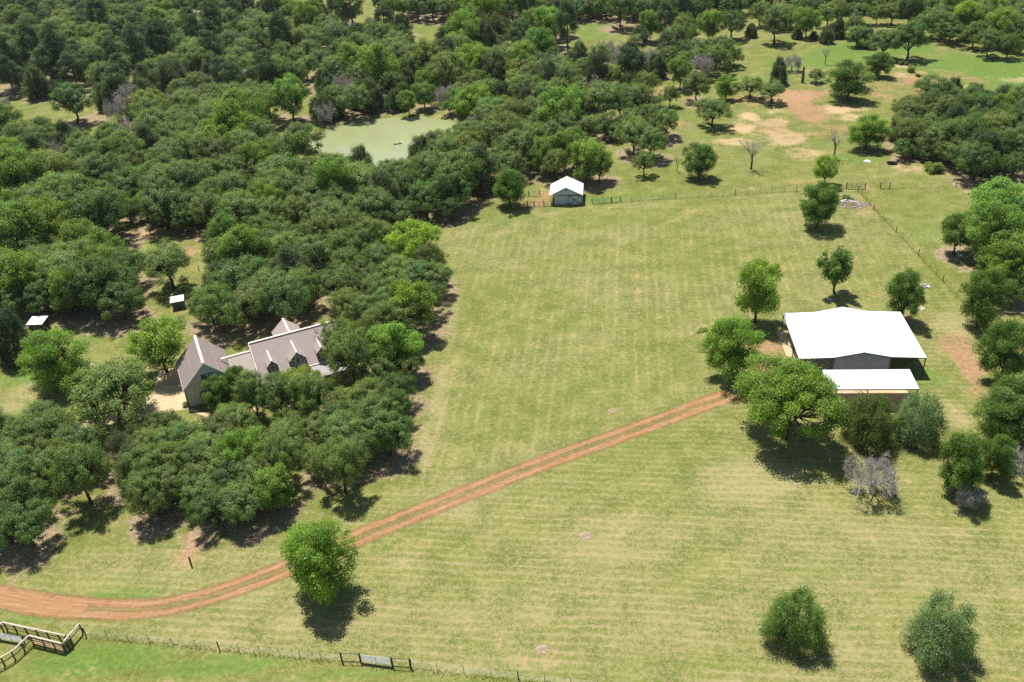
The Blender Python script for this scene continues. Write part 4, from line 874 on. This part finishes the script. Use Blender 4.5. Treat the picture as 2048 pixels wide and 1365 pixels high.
def make_oak(i, n_lobes=60, rz=3.2, zc=4.7, per=215, size=0.112, rl=(0.45, 1.0), trunk_h=2.3, mat='leaf', hole=0.0, low=-0.55, trunk_r=0.26, soft=False):
    w = wobble(); cent, rad = [], []
    tries = 0
    while len(cent) < n_lobes and tries < 5000:
        tries += 1
        d = rng.normal(size=3); d /= np.linalg.norm(d)
        if d[2] < low: continue
        k = 0.70 + 0.30*rng.random()**0.6 if rng.random() < 0.82 else 0.25+0.3*rng.random()
        r = rl[0] + (rl[1]-rl[0])*rng.random()
        a = w(math.atan2(d[1], d[0]))*(5.0-r*0.75)
        p = np.array([d[0]*a*k, d[1]*a*k, d[2]*rz*k + zc])
        if any(np.linalg.norm((p-q)*(1, 1, 1.3)) < 0.5*min(r, s) for q, s in zip(cent, rad)): continue
        cent.append(p); rad.append(r)
    pos, nrm, sz, tone = shell_leaves(cent, rad, 0.8, per, size, 0.6, 0.8, np.array([0, 0, zc-1.2]) if soft else None)
    # loose sprigs that break the outline
    ns = len(pos)//9
    idx = rng.integers(0, len(pos), ns); out = pos[idx] - np.array([0, 0, zc]); out /= np.linalg.norm(out, axis=1, keepdims=True)
    pos = np.concatenate([pos, pos[idx]+out*(0.1+0.75*rng.random((ns, 1))**1.6)]); nrm = np.concatenate([nrm, nrm[idx]]); sz = np.concatenate([sz, sz[idx]]); tone = np.concatenate([tone, tone[idx]])
    mb = MB(); limbs(mb, [c*(1, 1, 1)-np.array([0, 0, 0.2]) for c in cent], trunk_h, trunk_r)
    return leaf_mesh('crown_leaves', M[mat], pos, nrm, sz, tone), mb.mesh('trunk_and_limbs', M['bark'])

def make_vase(i):
    cent, rad, tips = [], [], []
    for k in range(11):
        th = 2*math.pi*k/11 + rng.normal()*0.2; t = 0.25+0.75*(k % 3)/2.0
        for s in np.linspace(0.35, 1, 6):
            cent.append(np.array([math.cos(th)*t*4.6*s**0.8, math.sin(th)*t*4.6*s**0.8, 2.6 + s*(7.6-1.5*t)])+rng.normal(size=3)*0.25); rad.append(1.35-0.65*s+0.1*rng.random())
        tips.append(cent[-1])
    pos, nrm, sz, tone = shell_leaves(cent, rad, 1.0, 190, 0.16)
    mb = MB(); limbs(mb, tips, 1.6, 0.25)
    return leaf_mesh('crown_leaves', M['leaf'], pos, nrm, sz, tone), mb.mesh('trunk_and_limbs', M['bark'])

def make_juniper(i, h=9.5, per=230, size=0.15, taper=0.75, open_=0.0):
    cent, rad = [], []; w0 = wobble(5); w = lambda q: 1+0.9*(w0(q)-1)
    for k in range(150):
        z = 0.45 + (h-1.0)*rng.random()**1.15
        env = 5.0*(1-(z/h)**1.6*taper)*(0.62+0.38*min(1, z/1.6)); th = rng.random()*6.283
        e = env*w(th)*(0.55+0.4*rng.random()**0.5); r = 0.55+0.55*rng.random()
        cent.append(np.array([math.cos(th)*e*0.84, math.sin(th)*e*0.84, z])); rad.append(r*(1.15 if z < h*0.7 else 0.8))
    cent.append(np.array([0, 0, h-0.5])); rad.append(0.6)
    pos, nrm, sz, tone = shell_leaves(cent, rad, 1.05, per*(1-open_), size, 0.2, 0.75)
    # feathery sprays pointing outwards
    ns = len(pos)//3; idx = rng.integers(0, len(pos), ns); out = pos[idx]-np.array([0, 0, h*0.35]); out /= np.linalg.norm(out, axis=1, keepdims=True)
    pos = np.concatenate([pos, pos[idx]+out*(0.1+0.9*rng.random((ns, 1))**1.5)]); nrm = np.concatenate([nrm, rng.normal(size=(ns, 3))]); sz = np.concatenate([sz, sz[idx]*0.9]); tone = np.concatenate([tone, tone[idx]+0.1])
    mb = MB(); limbs(mb, [c*0.9 for c in cent[::3]], 1.6, 0.22)
    return leaf_mesh('crown_leaves', M['needle'], pos, nrm, sz, tone, 0.38), mb.mesh('trunk_and_limbs', M['bark'])

def make_pine(i, h=14.5):
    cent, rad = [], []
    for k in range(75):
        z = h*(0.34+0.64*rng.random()); t = (z/h-0.34)/0.66
        env = 5.0*math.sin(math.pi*min(0.98, 0.22+0.74*t))**0.8; th = rng.random()*6.283
        e = env*(0.45+0.5*rng.random()); cent.append(np.array([math.cos(th)*e*0.85, math.sin(th)*e*0.85, z])); rad.append(0.8+0.6*rng.random())
    pos, nrm, sz, tone = shell_leaves(cent, rad, 0.7, 150, 0.17, 0.3, 0.6)
    mb = MB(); mb.tube((0, 0, -0.2), (0.1, 0, h*0.5), 0.3, 0.22, 7, False); mb.tube((0.1, 0, h*0.5), (0, 0.1, h*0.95), 0.22, 0.05, 6, False)
    for c in cent[::2]: mb.tube((0.05, 0.05, c[2]-0.5), c, 0.09, 0.03, 4, False)
    return leaf_mesh('crown_leaves', M['pine'], pos, nrm, sz, tone, 0.4), mb.mesh('trunk_and_limbs', M['bark'])

def make_dead(i, twiggy=True, h=8.5):
    tr, tw = MB(), MB(); top = 1.5 if twiggy else 4.2
    tr.tube((0, 0, -0.2), (0.1, 0.05, top*0.6), 0.30, 0.22, 7, False); tr.tube((0.1, 0.05, top*0.6), (0.0, 0.1, top), 0.22, 0.18, 7, False)
    def grow(mb, p, d, L, r, lev):
        q = p + d*L
        mb.tube(p, q, r, r*0.62, 4 if lev < 2 else 3, False)
        if lev >= (6 if twiggy else 4): return
        nb = 4 if twiggy and lev > 0 else 3
        for k in range(nb):
            nd = (d + Vector(rng.normal(size=3))*(0.62 if twiggy else 0.50) + Vector((0, 0, 0.10))).normalized()
            s = p + d*L*(0.45+0.55*rng.random())
            grow(tw, s, nd, L*(0.58+0.22*rng.random()), max(r*0.58, 0.014 if not twiggy else 0.016), lev+1)
    n0 = 8 if twiggy else 7
    for k in range(n0):
        th = 6.283*k/n0+rng.normal()*0.3; el = 0.1+0.95*rng.random() if twiggy else 0.75+0.35*rng.random()
        d = Vector((math.cos(th)*math.cos(el), math.sin(th)*math.cos(el), math.sin(el)))
        grow(tr if not twiggy else tw, Vector((0, 0.05, top*(0.7+0.3*rng.random()))), d, (2.3 if twiggy else 2.6)*(0.8+0.4*rng.random()), 0.11, 1)
    return tw.mesh('bare_twigs', M['deadwood']), tr.mesh('dead_trunk', M['deadwood_dark'])

def make_shrub(i):
    cent = [np.array([rng.normal()*2.2, rng.normal()*2.2, 1.5+1.6*rng.random()]) for _ in range(26)]; rad = [1.2+0.8*rng.random() for _ in cent]
    pos, nrm, sz, tone = shell_leaves(cent, rad, 0.95, 75, 0.26)
    pos[:, 2] = np.abs(pos[:, 2])
    mb = MB()
    for c in cent[::2]: mb.tube((0, 0, -0.1), c, 0.10, 0.04, 4, False)
    return leaf_mesh('crown_leaves', M['leaf'], pos, nrm, sz, tone), mb.mesh('trunk_and_limbs', M['bark'])

VAR = {
 'oak': [make_oak(i, n_lobes=118+6*i, zc=4.6+0.3*(i % 3), rz=3.0+0.3*(i % 3), soft=True) for i in range(6)],
 'tall': [make_oak(i, n_lobes=70, rz=4.1, zc=5.9+0.3*i, per=210, size=0.14, rl=(0.6, 1.5), trunk_h=2.0, low=-0.85) for i in range(3)],
 'round': [make_oak(i, n_lobes=74, rz=4.1, zc=5.3, per=300, size=0.115, rl=(0.55, 1.6), trunk_h=1.9, low=-0.9) for i in range(2)],
 'pecan': [make_oak(9, n_lobes=150, rz=4.0, zc=5.4, per=520, size=0.082, rl=(0.5, 1.1), trunk_h=1.9, low=-0.6, trunk_r=0.22)],
 'vase': [make_vase(0)],
 'juniper': [make_juniper(0, 8.8), make_juniper(1, 7.6, taper=0.6), make_juniper(2, 10, taper=0.85)],
 'feather': [make_juniper(3, 6.9, 200, 0.115, 0.55, 0.0), make_juniper(4, 6.4, 200, 0.115, 0.5, 0.0)],
 'pine': [make_pine(0), make_pine(1, 13.0)],
 'dead': [make_dead(0), make_dead(1), make_dead(2)],
 'snag': [make_dead(3, False)],
 'shrub': [make_shrub(0), make_shrub(1)],
}
CAT = {'oak_tree': 'tree', 'dark_oak_tree': 'tree', 'leafy_tree': 'tree', 'broadleaf_tree': 'tree', 'juniper_tree': 'juniper', 'pine_tree': 'pine tree', 'dead_tree': 'dead tree', 'shrub': 'shrub'}
count = {}
def add_tree(p, D, hf, kind, label, group=None):
    fam, tint, name, kw = K[kind]
    vs_ = VAR[fam]; k = count.get(fam, 0); count[fam] = k+1
    crown_me, trunk_me = vs_[(k*7+k//3) % len(vs_)]
    e = empty(name, (p[0], p[1], 0), random.random()*6.283, label, CAT[name], group)
    s = D/10.0; an = 1+(0.10 if group else 0.02)*rng.normal(); e.scale = (s*an, s/an, s*hf)
    j = float(np.clip(1+0.13*rng.normal(), 0.68, 1.3)); h = 0.07*rng.normal()
    if group is None: j = 1+0.04*rng.normal(); h = 0.0
    c = link('twigs' if name == 'dead_tree' else 'crown', crown_me, e)
    c.color = (max(0.3, tint[0]*j*(1+h)), max(0.3, tint[1]*j), max(0.2, tint[2]*j*(1-h)), 1)
    link('trunk', trunk_me, e)
    return e
for i, (p, D, hf, kind, lab) in enumerate(TREES):
    if lab: add_tree(p, D, hf, kind, lab)
    else: add_tree(p, D, hf, kind, LAB[i][0], LAB[i][1])
print('trees', len(TREES), {n: sum(1 for t in TREES if K[t[3]][2] == n) for n in CAT})

# the mass of far woodland between the trees one can tell apart
src = bpy.data.collections.new('woodland_crowns')
for fam, tint, nm in (('oak', (0.95, 0.95, 0.95), 'crown_a'), ('oak', (0.70, 0.82, 0.75), 'crown_b'), ('tall', (1.05, 1.1, 0.9), 'crown_c'), ('juniper', (0.85, 0.88, 0.8), 'crown_d'), ('pine', (0.95, 1, 1), 'crown_e')):
    o = bpy.data.objects.new(nm, VAR[fam][-1][0]); o.color = (*tint, 1); src.objects.link(o)
CH = {'o': 0, 'd': 1, 'l': 2, 'j': 3, 'p': 4, 'g': 3}
wme = bpy.data.meshes.new('woodland'); wme.from_pydata([(p[0], p[1], 0) for p, *_ in FILL], [], [])
def setat(nm, typ, vals, key='value'): wme.attributes.new(nm, typ, 'POINT').data.foreach_set(key, np.array(vals, np.int32 if typ == 'INT' else np.float32).ravel())
setat('pick', 'INT', [CH[k] for _, _, _, k, _ in FILL]); setat('rotz', 'FLOAT', rng.random(len(FILL))*6.283); setat('size', 'FLOAT', [D/10 for _, D, *_ in FILL])
wo_ = link('woodland', wme); tag(wo_, 'mass of far woodland closing the gaps between the nearer trees', 'woodland', kind='stuff')
ng = bpy.data.node_groups.new('woodland_scatter', 'GeometryNodeTree'); ng.interface.new_socket('Geometry', in_out='INPUT', socket_type='NodeSocketGeometry'); ng.interface.new_socket('Geometry', in_out='OUTPUT', socket_type='NodeSocketGeometry')
N = ng.nodes.new; gi, go_ = N('NodeGroupInput'), N('NodeGroupOutput'); ip = N('GeometryNodeInstanceOnPoints'); ci = N('GeometryNodeCollectionInfo'); ci.inputs['Collection'].default_value = src; ci.inputs['Separate Children'].default_value = True; ci.inputs['Reset Children'].default_value = True
def na(nm, typ): n = N('GeometryNodeInputNamedAttribute'); n.data_type = typ; n.inputs[0].default_value = nm; return [o for o in n.outputs if o.enabled and o.name == 'Attribute'][0]
cx_ = N('ShaderNodeCombineXYZ'); L = ng.links.new; L(na('rotz', 'FLOAT'), cx_.inputs[2]); L(gi.outputs[0], ip.inputs['Points']); L(ci.outputs[0], ip.inputs['Instance'])
ip.inputs['Pick Instance'].default_value = True; L(na('pick', 'INT'), ip.inputs['Instance Index']); L(cx_.outputs[0], ip.inputs['Rotation']); L(na('size', 'FLOAT'), ip.inputs['Scale']); L(ip.outputs[0], go_.inputs[0])
wo_.modifiers.new('scatter', 'NODES').node_group = ng
print('filler', len(FILL))
# ------------------------------------------------------------------ fences, gates, pens
POST = MB().tube((0, 0, -0.1), (0, 0, 1.35), 0.035, 0.03, 5).mesh('t_post', M['tpost'])
WOOD = MB().tube((0, 0, -0.1), (0, 0, 1.5), 0.085, 0.075, 7).mesh('wood_post', M['tpost'])
def fence(px, spacing, label, every=4, wires=4, skip=None):
    pts = [P(x, y) for x, y in px]; e = empty('wire_fence', tuple(pts[0]), 0, label, 'fence'); o = Vector(pts[0])
    allp = []
    for a, b in zip(pts[:-1], pts[1:]):
        n = max(1, round(np.linalg.norm(b-a)/spacing)); allp += [a+(b-a)*k/n for k in range(n)]
    allp.append(pts[-1])
    for k, p in enumerate(allp):
        c = link('post', WOOD if k % every == 0 else POST, e); c.location = Vector(p)-o
        c.rotation_euler = (rng.normal()*0.03, rng.normal()*0.03, 0)
    for w in range(wires):
        mb = MB(); z = 0.3+0.27*w
        for a, b in zip(allp[:-1], allp[1:]): mb.tube(Vector(a)-o+Vector((0, 0, z)), Vector(b)-o+Vector((0, 0, z)), 0.009, n=3, cap=False)
        mb.build('wire', M['wire'], e)
    return e
fence([(172,1272),(300,1286),(439,1299),(560,1312),(684,1324)], 3.0, 'wire fence along the bottom from the corral to the silver gate', 6)
fence([(822,1336),(1037,1359),(1250,1383),(1600,1424)], 3.2, 'wire fence along the bottom edge right of the silver gate', 4)
fence([(1241,404.5),(1326,399),(1446,392.5),(1544,384.5),(1692,378)], 2.9, 'wire fence across the middle from the barn to the dark gate', 5)
fence([(1779,378),(1860,373),(1940,373),(2120,379)], 3.2, 'wire fence running right from the dark gate below the clump', 5)
fence([(1716,382.7),(1756,430),(1804.5,477),(1860,536),(1913,593),(1945,630)], 3.0, 'wire fence running diagonally down the right side of the mown field', 4)
fence([(1010,388),(1030,402),(1038,415)], 2.6, 'short wire fence at the left end of the barn pen', 3)
def frame_panel(px0, px1, h, label, mat, name='gate', cat='gate', rails=6, posts=True, stiles=1, z0=0.25, tube=0.025, postm='tpost'):
    a, b = Vector(P(*px0)), Vector(P(*px1)); e = empty(name, tuple(a), 0, label, cat); d = b-a; u = d.normalized()
    for k in range(rails):
        z = z0+(h-z0)*k/(rails-1); MB().tube(u*0.1+Vector((0, 0, z)), d-u*0.1+Vector((0, 0, z)), tube, n=5).build('rail', M[mat], e)
    for k in range(stiles+2):
        t = k/(stiles+1); p = u*0.1+(d-u*0.2)*t; MB().tube(p+Vector((0, 0, z0-0.03)), p+Vector((0, 0, h+0.03)), tube*1.05, n=5).build('upright', M[mat], e)
    if posts:
        for p in (Vector((0, 0, 0)), d): MB().tube(p-Vector((0, 0, 0.1)), p+Vector((0, 0, h+0.22)), 0.07, n=7).build('gate_post', M[postm], e)
    return e
frame_panel((722,1325),(785,1333), 1.35, 'silver tube gate in the bottom fence', 'silver', rails=7, stiles=1, tube=0.04)
frame_panel((684,1324),(722,1325), 1.5, 'dark braced fence panel left of the silver gate', 'tpost', 'brace_panel', 'fence panel', 2, True, 0, 0.08, 0.04)
frame_panel((785,1333),(822,1336), 1.5, 'dark braced fence panel right of the silver gate', 'tpost', 'brace_panel', 'fence panel', 2, True, 0, 0.08, 0.04)
frame_panel((1692.4,378),(1730,378.7), 1.45, 'dark tube gate at the far right corner of the mown field', 'tpost', rails=6, stiles=3, tube=0.035)
frame_panel((1760,378),(1779,378), 1.5, 'dark braced panel right of the far dark gate', 'tpost', 'brace_panel', 'fence panel', 2, True, 0, 0.1, 0.04)
frame_panel((1184,408),(1223,406), 1.3, 'green tube gate right of the white barn', 'green_gate', rails=5, stiles=2, tube=0.035)
frame_panel((1223,406),(1241,404.5), 1.3, 'dark braced panel at the end of the green gate', 'tpost', 'brace_panel', 'fence panel', 2, True, 0, 0.1, 0.04)
frame_panel((1055,413.5),(1068.5,413.5), 1.3, 'small green gate in the front of the barn pen', 'green_gate', rails=6, stiles=1, tube=0.04)
frame_panel((1068.5,413.5),(1088,413), 1.3, 'pen panel between the small green gate and the barn', 'wire', 'pen_panel', 'fence panel', 5, True, 1, 0.2, 0.03)
frame_panel((1088,413),(1103,412), 1.3, 'pen panel touching the barn wall', 'wire', 'pen_panel', 'fence panel', 5, True, 1, 0.2, 0.03)
frame_panel((1039,415),(1055,413.5), 1.3, 'pen panel at the left front corner of the barn pen', 'wire', 'pen_panel', 'fence panel', 5, True, 1, 0.2, 0.03)
frame_panel((1040,394),(1058,393), 1.3, 'left panel at the back of the barn pen', 'wire', 'pen_panel', 'fence panel', 5, True, 1, 0.2, 0.03)
frame_panel((1058,393),(1080,392), 1.3, 'green panel at the back of the barn pen', 'green_gate', 'pen_panel', 'fence panel', 5, True, 1, 0.2, 0.03)
# --- timber corral at lower left
RH = 1.55
def rail_run(rail_px, label, every_px, lower=(), plankm=None):
    tp = [Vector(P(x, y, RH)) for x, y in rail_px]; e = empty('corral_fence', (tp[0].x, tp[0].y, 0), 0, label, 'fence'); o = Vector((tp[0].x, tp[0].y, 0))
    for a, b in zip(tp[:-1], tp[1:]):
        MB().beam(a-o, b-o, 0.20, 0.12).build('top_rail', M['rail'], e)
        for z in lower: MB().beam(a-o-Vector((0, 0, z)), b-o-Vector((0, 0, z)), 0.05, 0.16).build('rail', M[plankm or 'timber'], e)
    for x, y in every_px:
        p = Vector(P(x, y, RH)); MB().tube((p.x-o.x, p.y-o.y, -0.15), (p.x-o.x, p.y-o.y, RH-0.065), 0.11, 0.095, 7).build('post', M['timber'], e)
rail_run([(5,1245),(68,1258.5),(130,1271.5)], 'back timber fence of the cattle corral at lower left', [(7,1246),(26.5,1250),(48.5,1254.5),(70.5,1259.5),(92,1264),(115,1269),(129,1271.5)], (0.55, 1.05))
rail_run([(57.4,1271.5),(90,1279.5),(122.7,1287.4)], 'front timber fence of the cattle corral with tan lower boards', [(59,1272),(82.5,1277.5),(104,1283),(122,1287)], (0.35, 0.7, 1.1, 1.4), 'plank')
rail_run([(57.4,1271.5),(44,1284),(29.7,1298),(15,1308),(0,1316),(-20,1326)], 'curved pale-railed corral fence leading off the left edge', [(41.5,1286.5),(22,1303.5),(1,1315.5)], (0.8,))
rail_run([(127.6,1283),(142,1266.5),(158,1248)], 'slanting timber end rail of the corral beside the wire fence', [(158,1248.5),(138,1272)], (0.6,))
rail_run([(5,1245),(0,1249),(-14,1259)], 'stub of corral fence at the left edge', [(0,1249)], (0.6,))
ch = empty('chute_gate', tuple(P(128, 1310)), 0, 'dark slatted chute gate at the right end of the corral', 'gate'); o = Vector(P(128, 1310))
for (x, y) in ((124,1287),(131,1282),(138,1276)):
    p = Vector(P(x, y, RH)); MB().box(p.x-o.x-0.13, p.x-o.x+0.13, p.y-o.y-0.13, p.y-o.y+0.13, 0, RH-0.07).build('post', M['timber'], ch)
pa, pb = Vector(P(124,1287,RH)), Vector(P(138,1276,RH))
for z in (0.25, 0.6, 0.95, 1.3): MB().beam(Vector((pa.x-o.x, pa.y-o.y-0.16, z)), Vector((pb.x-o.x, pb.y-o.y-0.16, z)), 0.05, 0.2).build('slat', M['timber'], ch)
frame_panel((0,1279),(50,1288), 1.25, 'silver tube gate inside the corral at lower left', 'silver', rails=6, stiles=1, tube=0.035, posts=True, postm='timber')
# --- small things in the fields
def hydrant(px, h, label, mat='black', r=0.09):
    b = P(*px); e = empty('hydrant_post', tuple(b), 0, label, 'post')
    MB().tube((0, 0, -0.1), (0, 0, h), r, r*0.9, 8).build('standpipe', M[mat], e)
    MB().beam((-0.05, 0, h), (0.12, -0.1, h+0.14), 0.05, 0.06).build('handle', M[mat], e); MB().tube((0, 0, h*0.8), (0.12, -0.16, h*0.72), 0.04, n=6).build('spout', M[mat], e)
hydrant((383,1131), 1.55, 'dark hydrant post alone on bare ground inside the track bend', r=0.13)
hydrant((398,541), 1.1, 'dark post in the clearing behind the house, left of a bare sapling')
add_tree(P(412, 548), 2.0, 1.2, 'S', 'small bare sapling in the clearing behind the house')
add_tree(P(1502, 339), 9.6, 1.0, 'S', 'bare snag with flat spreading branches beyond the middle fence')
add_tree(P(1667, 318), 9.0, 1.05, 'S', 'bare grey snag beside the leafy two-trunked tree')
add_tree(P(1354, 343), 3.6, 1.3, 'S', 'short bare snag left of the round dark tree')
add_tree(P(1650, 130), 5.5, 1.3, 'S', 'grey bare tree behind the tall dark stump')
st = empty('tall_stump', tuple(P(1604.5, 166)), 0, 'tall dark dead trunk standing among the scattered oaks', 'stump')
t_ = MB(); t_.tube((0, 0, -0.2), (0.1, 0, 2.4), 0.55, 0.42, 8); t_.tube((0.1, 0, 2.38), (0.0, 0.1, 5.2), 0.42, 0.25, 8); t_.build('trunk', M['deadwood_dark'], st)
MB().tube((0.05, 0.05, 4.2), (0.8, 0, 5.4), 0.13, 0.05, 5).build('broken_limb', M['deadwood_dark'], st)
# brush and rubble pile
pc = P(1703, 410); bp = empty('brush_pile', tuple(pc), 0, 'pile of pale brush and planks beside the round dark tree', 'debris pile')
mb = MB()
for k in range(420):
    a = rng.random()*6.283; rr = 3.2*math.sqrt(rng.random()); x, y = rr*math.cos(a)*1.15-0.25*rr*math.sin(a), rr*math.sin(a)*0.9; z = max(0.05, (1-(rr/3.4)**1.3)*0.75*rng.random())
    d = Vector((rng.normal(), rng.normal(), rng.normal()*0.25)).normalized()*(0.3+0.8*rng.random()); mb.tube(Vector((x, y, z))-d/2, Vector((x, y, z))+d/2, 0.03+0.03*rng.random(), 0.015, 4)
tag(mb.build('branches', plain('pale_dry_brush', (0.50, 0.42, 0.38), 0.9, 0.1, var=0.35, scale=1.0), bp), kind='stuff')
for k, (x, y, rz, L) in enumerate([(0.4, 0.3, -0.9, 2.6), (-1.6, 1.2, 0.4, 2.0), (-0.6, 0.2, -0.6, 1.8), (-1.9, 0.6, -0.2, 1.5)]):
    d = Vector((math.cos(rz), math.sin(rz), 0.05))*L/2; MB().beam(Vector((x, y, 0.75))-d, Vector((x, y, 0.75))+d, 0.22, 0.06).build('plank', M['white_trim'] if k < 2 else M['stonegrey'], bp)
add_tree(P(1694, 400), 2.3, 1.1, 's', 'bright weed bush growing out of the brush pile')
# black tub and rubble beyond the fence
tb = empty('stock_tank', tuple(P(1784, 329)), R(-18), 'long black water trough on the grass beside the thick clump', 'trough')
n = 14; mb = MB(); ring = lambda rx, ry, z: [(rx*math.cos(6.283*i/n), ry*math.sin(6.283*i/n), z) for i in range(n)]
vs_ = ring(1.15, 0.42, -0.02)+ring(1.35, 0.55, 0.6)+ring(1.22, 0.44, 0.6)+ring(1.08, 0.36, 0.12)
fs = [(k*n+i, k*n+(i+1) % n, (k+1)*n+(i+1) % n, (k+1)*n+i) for k in range(3) for i in range(n)]+[tuple(range(n-1, -1, -1)), tuple(range(3*n, 4*n))]
mb.add(vs_, fs); mb.build('tank_body', M['black'], tb); rr = MB(); pts = ring(1.30, 0.51, 0.6)
for i in range(n): rr.tube(pts[i], pts[(i+1) % n], 0.05, n=5, cap=False)
rr.build('rim', M['black'], tb)
# flat slab pieces and ant mounds
def mound(px, rx, h, label, mat='redsoil', name='ant_mound', cat='mound'):
    b = P(*px); nn, mm = 16, 5; vs_ = [(0, 0, h)]
    for j in range(1, mm+1):
        for i in range(nn):
            q = j/mm; rad_ = rx*q*(1+0.15*rng.normal()); vs_.append((rad_*math.cos(6.283*i/nn), rad_*math.sin(6.283*i/nn), h*(1-q*q)*(1+0.2*rng.normal()) - (0.06 if j == mm else 0)))
    fs = [(0, 1+i, 1+(i+1) % nn) for i in range(nn)]
    for j in range(mm-1):
        for i in range(nn): fs.append((1+j*nn+i, 1+(j+1)*nn+i, 1+(j+1)*nn+(i+1) % nn, 1+j*nn+(i+1) % nn))
    o = MB().add(vs_, fs).build(name, M[mat]); o.location = (b[0], b[1], 0); tag(o, label, cat)
mound((1225,823), 0.8, 0.2, 'low bare earth mound in the mown field above the track')
mound((1171,1073), 0.85, 0.18, 'low bare earth mound in the mown field below the track')
mound((1085,1300), 0.9, 0.15, 'flat tan earth mound near the bottom fence')
mound((1735,323), 0.8, 0.3, 'small white rubble heap beyond the dark gate', 'white_trim', 'rubble_heap', 'rubble')
mound((1850,573), 1.0, 0.5, 'small pale rubble heap beside the diagonal fence', 'stonegrey', 'rubble_heap', 'rubble')
mound((1660,600), 0.7, 0.25, 'pale stone heap at the foot of the vase-shaped tree', 'stonegrey', 'rubble_heap', 'rubble')
mound((1843,617), 0.7, 0.2, 'low pale stone heap right of the metal building', 'stonegrey', 'rubble_heap', 'rubble')
add_tree(P(1405, 662), 1.9, 0.5, 's', 'low green weed clump in the mown field left of the metal building')
add_tree(P(375, 812), 1.6, 1.1, 's', 'small clipped shrub at the corner of the stone garage')
lg = empty('floating_log', tuple(P(796, 289, -0.45)), R(8), 'short dark log lying in the pond', 'log')
mb = MB(); mb.tube((-1.3, 0, 0.02), (1.2, 0.1, 0.10), 0.26, 0.2, 7); mb.build('trunk', M['deadwood_dark'], lg); MB().tube((0.2, 0, 0.1), (0.7, 0.3, 0.75), 0.09, 0.03, 5).build('branch_stub', M['deadwood_dark'], lg)
fl = empty('lamp_post', tuple(P(206, 792)), 0, 'white-topped yard light post rising among the oaks left of the house', 'yard light')
MB().tube((0, 0, -0.1), (0, 0, 6.6), 0.08, 0.06, 7).build('pole', M['tpost'], fl); hd = MB(); hd.tube((0, 0, 6.58), (0, 0, 6.95), 0.32, 0.1, 8); hd.build('lamp_head', M['white_trim'], fl)

# tall unmown grass along the fences and in the strip below the bottom fence
def tall_grass():
    pts = []
    for a, b, n, w in (((172,1272),(684,1324),2600,0.5),((684,1326),(1500,1412),3200,0.5),((1241,404.5),(1692,378),2600,0.5),((1779,378),(2048,376),1500,0.6),((1716,383),(1930,612),2600,0.5),((1010,388),(1038,415),400,0.4),((1103,413),(1241,405),500,0.3),((1820,335),(2048,365),900,1.5)):
        n = int(n*0.22); A, B = P(*a), P(*b); t = rng.random((n, 1)); q = A+(B-A)*t; q[:, :2] += rng.normal(size=(n, 2))*w*0.6; pts.append(q)
    p = np.concatenate(pts); n = len(p); h = 0.12+0.22*rng.random(n)**2
    v = np.empty((n, 3, 3)); th = rng.random(n)*6.283; d = np.stack([np.cos(th), np.sin(th), np.zeros(n)], 1)*(0.05+0.07*rng.random((n, 1)))
    v[:, 0] = p-d; v[:, 1] = p+d; v[:, 2] = p; v[:, 2, 2] = h; v[:, 2, :2] += rng.normal(size=(n, 2))*0.1
    me = bpy.data.meshes.new('tall_grass'); me.vertices.add(3*n); me.vertices.foreach_set('co', v.reshape(-1).astype(np.float32)); me.loops.add(3*n); me.loops.foreach_set('vertex_index', np.arange(3*n, dtype=np.int32))
    me.polygons.add(n); me.polygons.foreach_set('loop_start', np.arange(0, 3*n, 3, dtype=np.int32))
    me.attributes.new('tone', 'FLOAT', 'FACE').data.foreach_set('value', rng.random(n).astype(np.float32)); me.materials.append(leaf_mat('tall_grass_blades', (0.20, 0.24, 0.07), (0.46, 0.40, 0.20), 0.5)); me.update()
    tag(link('tall_grass', me), 'tall unmown grass along the fence lines', 'grass', kind='stuff')
tall_grass()

# thin summer air: one closed box round the camera and everything built
hz = MB().box(-3600, 3600, -400, 5100, -3.0, 96.0).build('haze', bpy.data.materials.new('summer_haze')); tag(hz, kind='stuff')
hm = hz.data.materials[0]; hm.use_nodes = True; hm.node_tree.nodes.clear()
pv = hm.node_tree.nodes.new('ShaderNodeVolumePrincipled'); pv.inputs['Color'].default_value = (0.86, 0.92, 1.0, 1); pv.inputs['Density'].default_value = 0.00004; pv.inputs['Anisotropy'].default_value = 0.2
ho_ = hm.node_tree.nodes.new('ShaderNodeOutputMaterial'); hm.node_tree.links.new(pv.outputs[0], ho_.inputs['Volume'])
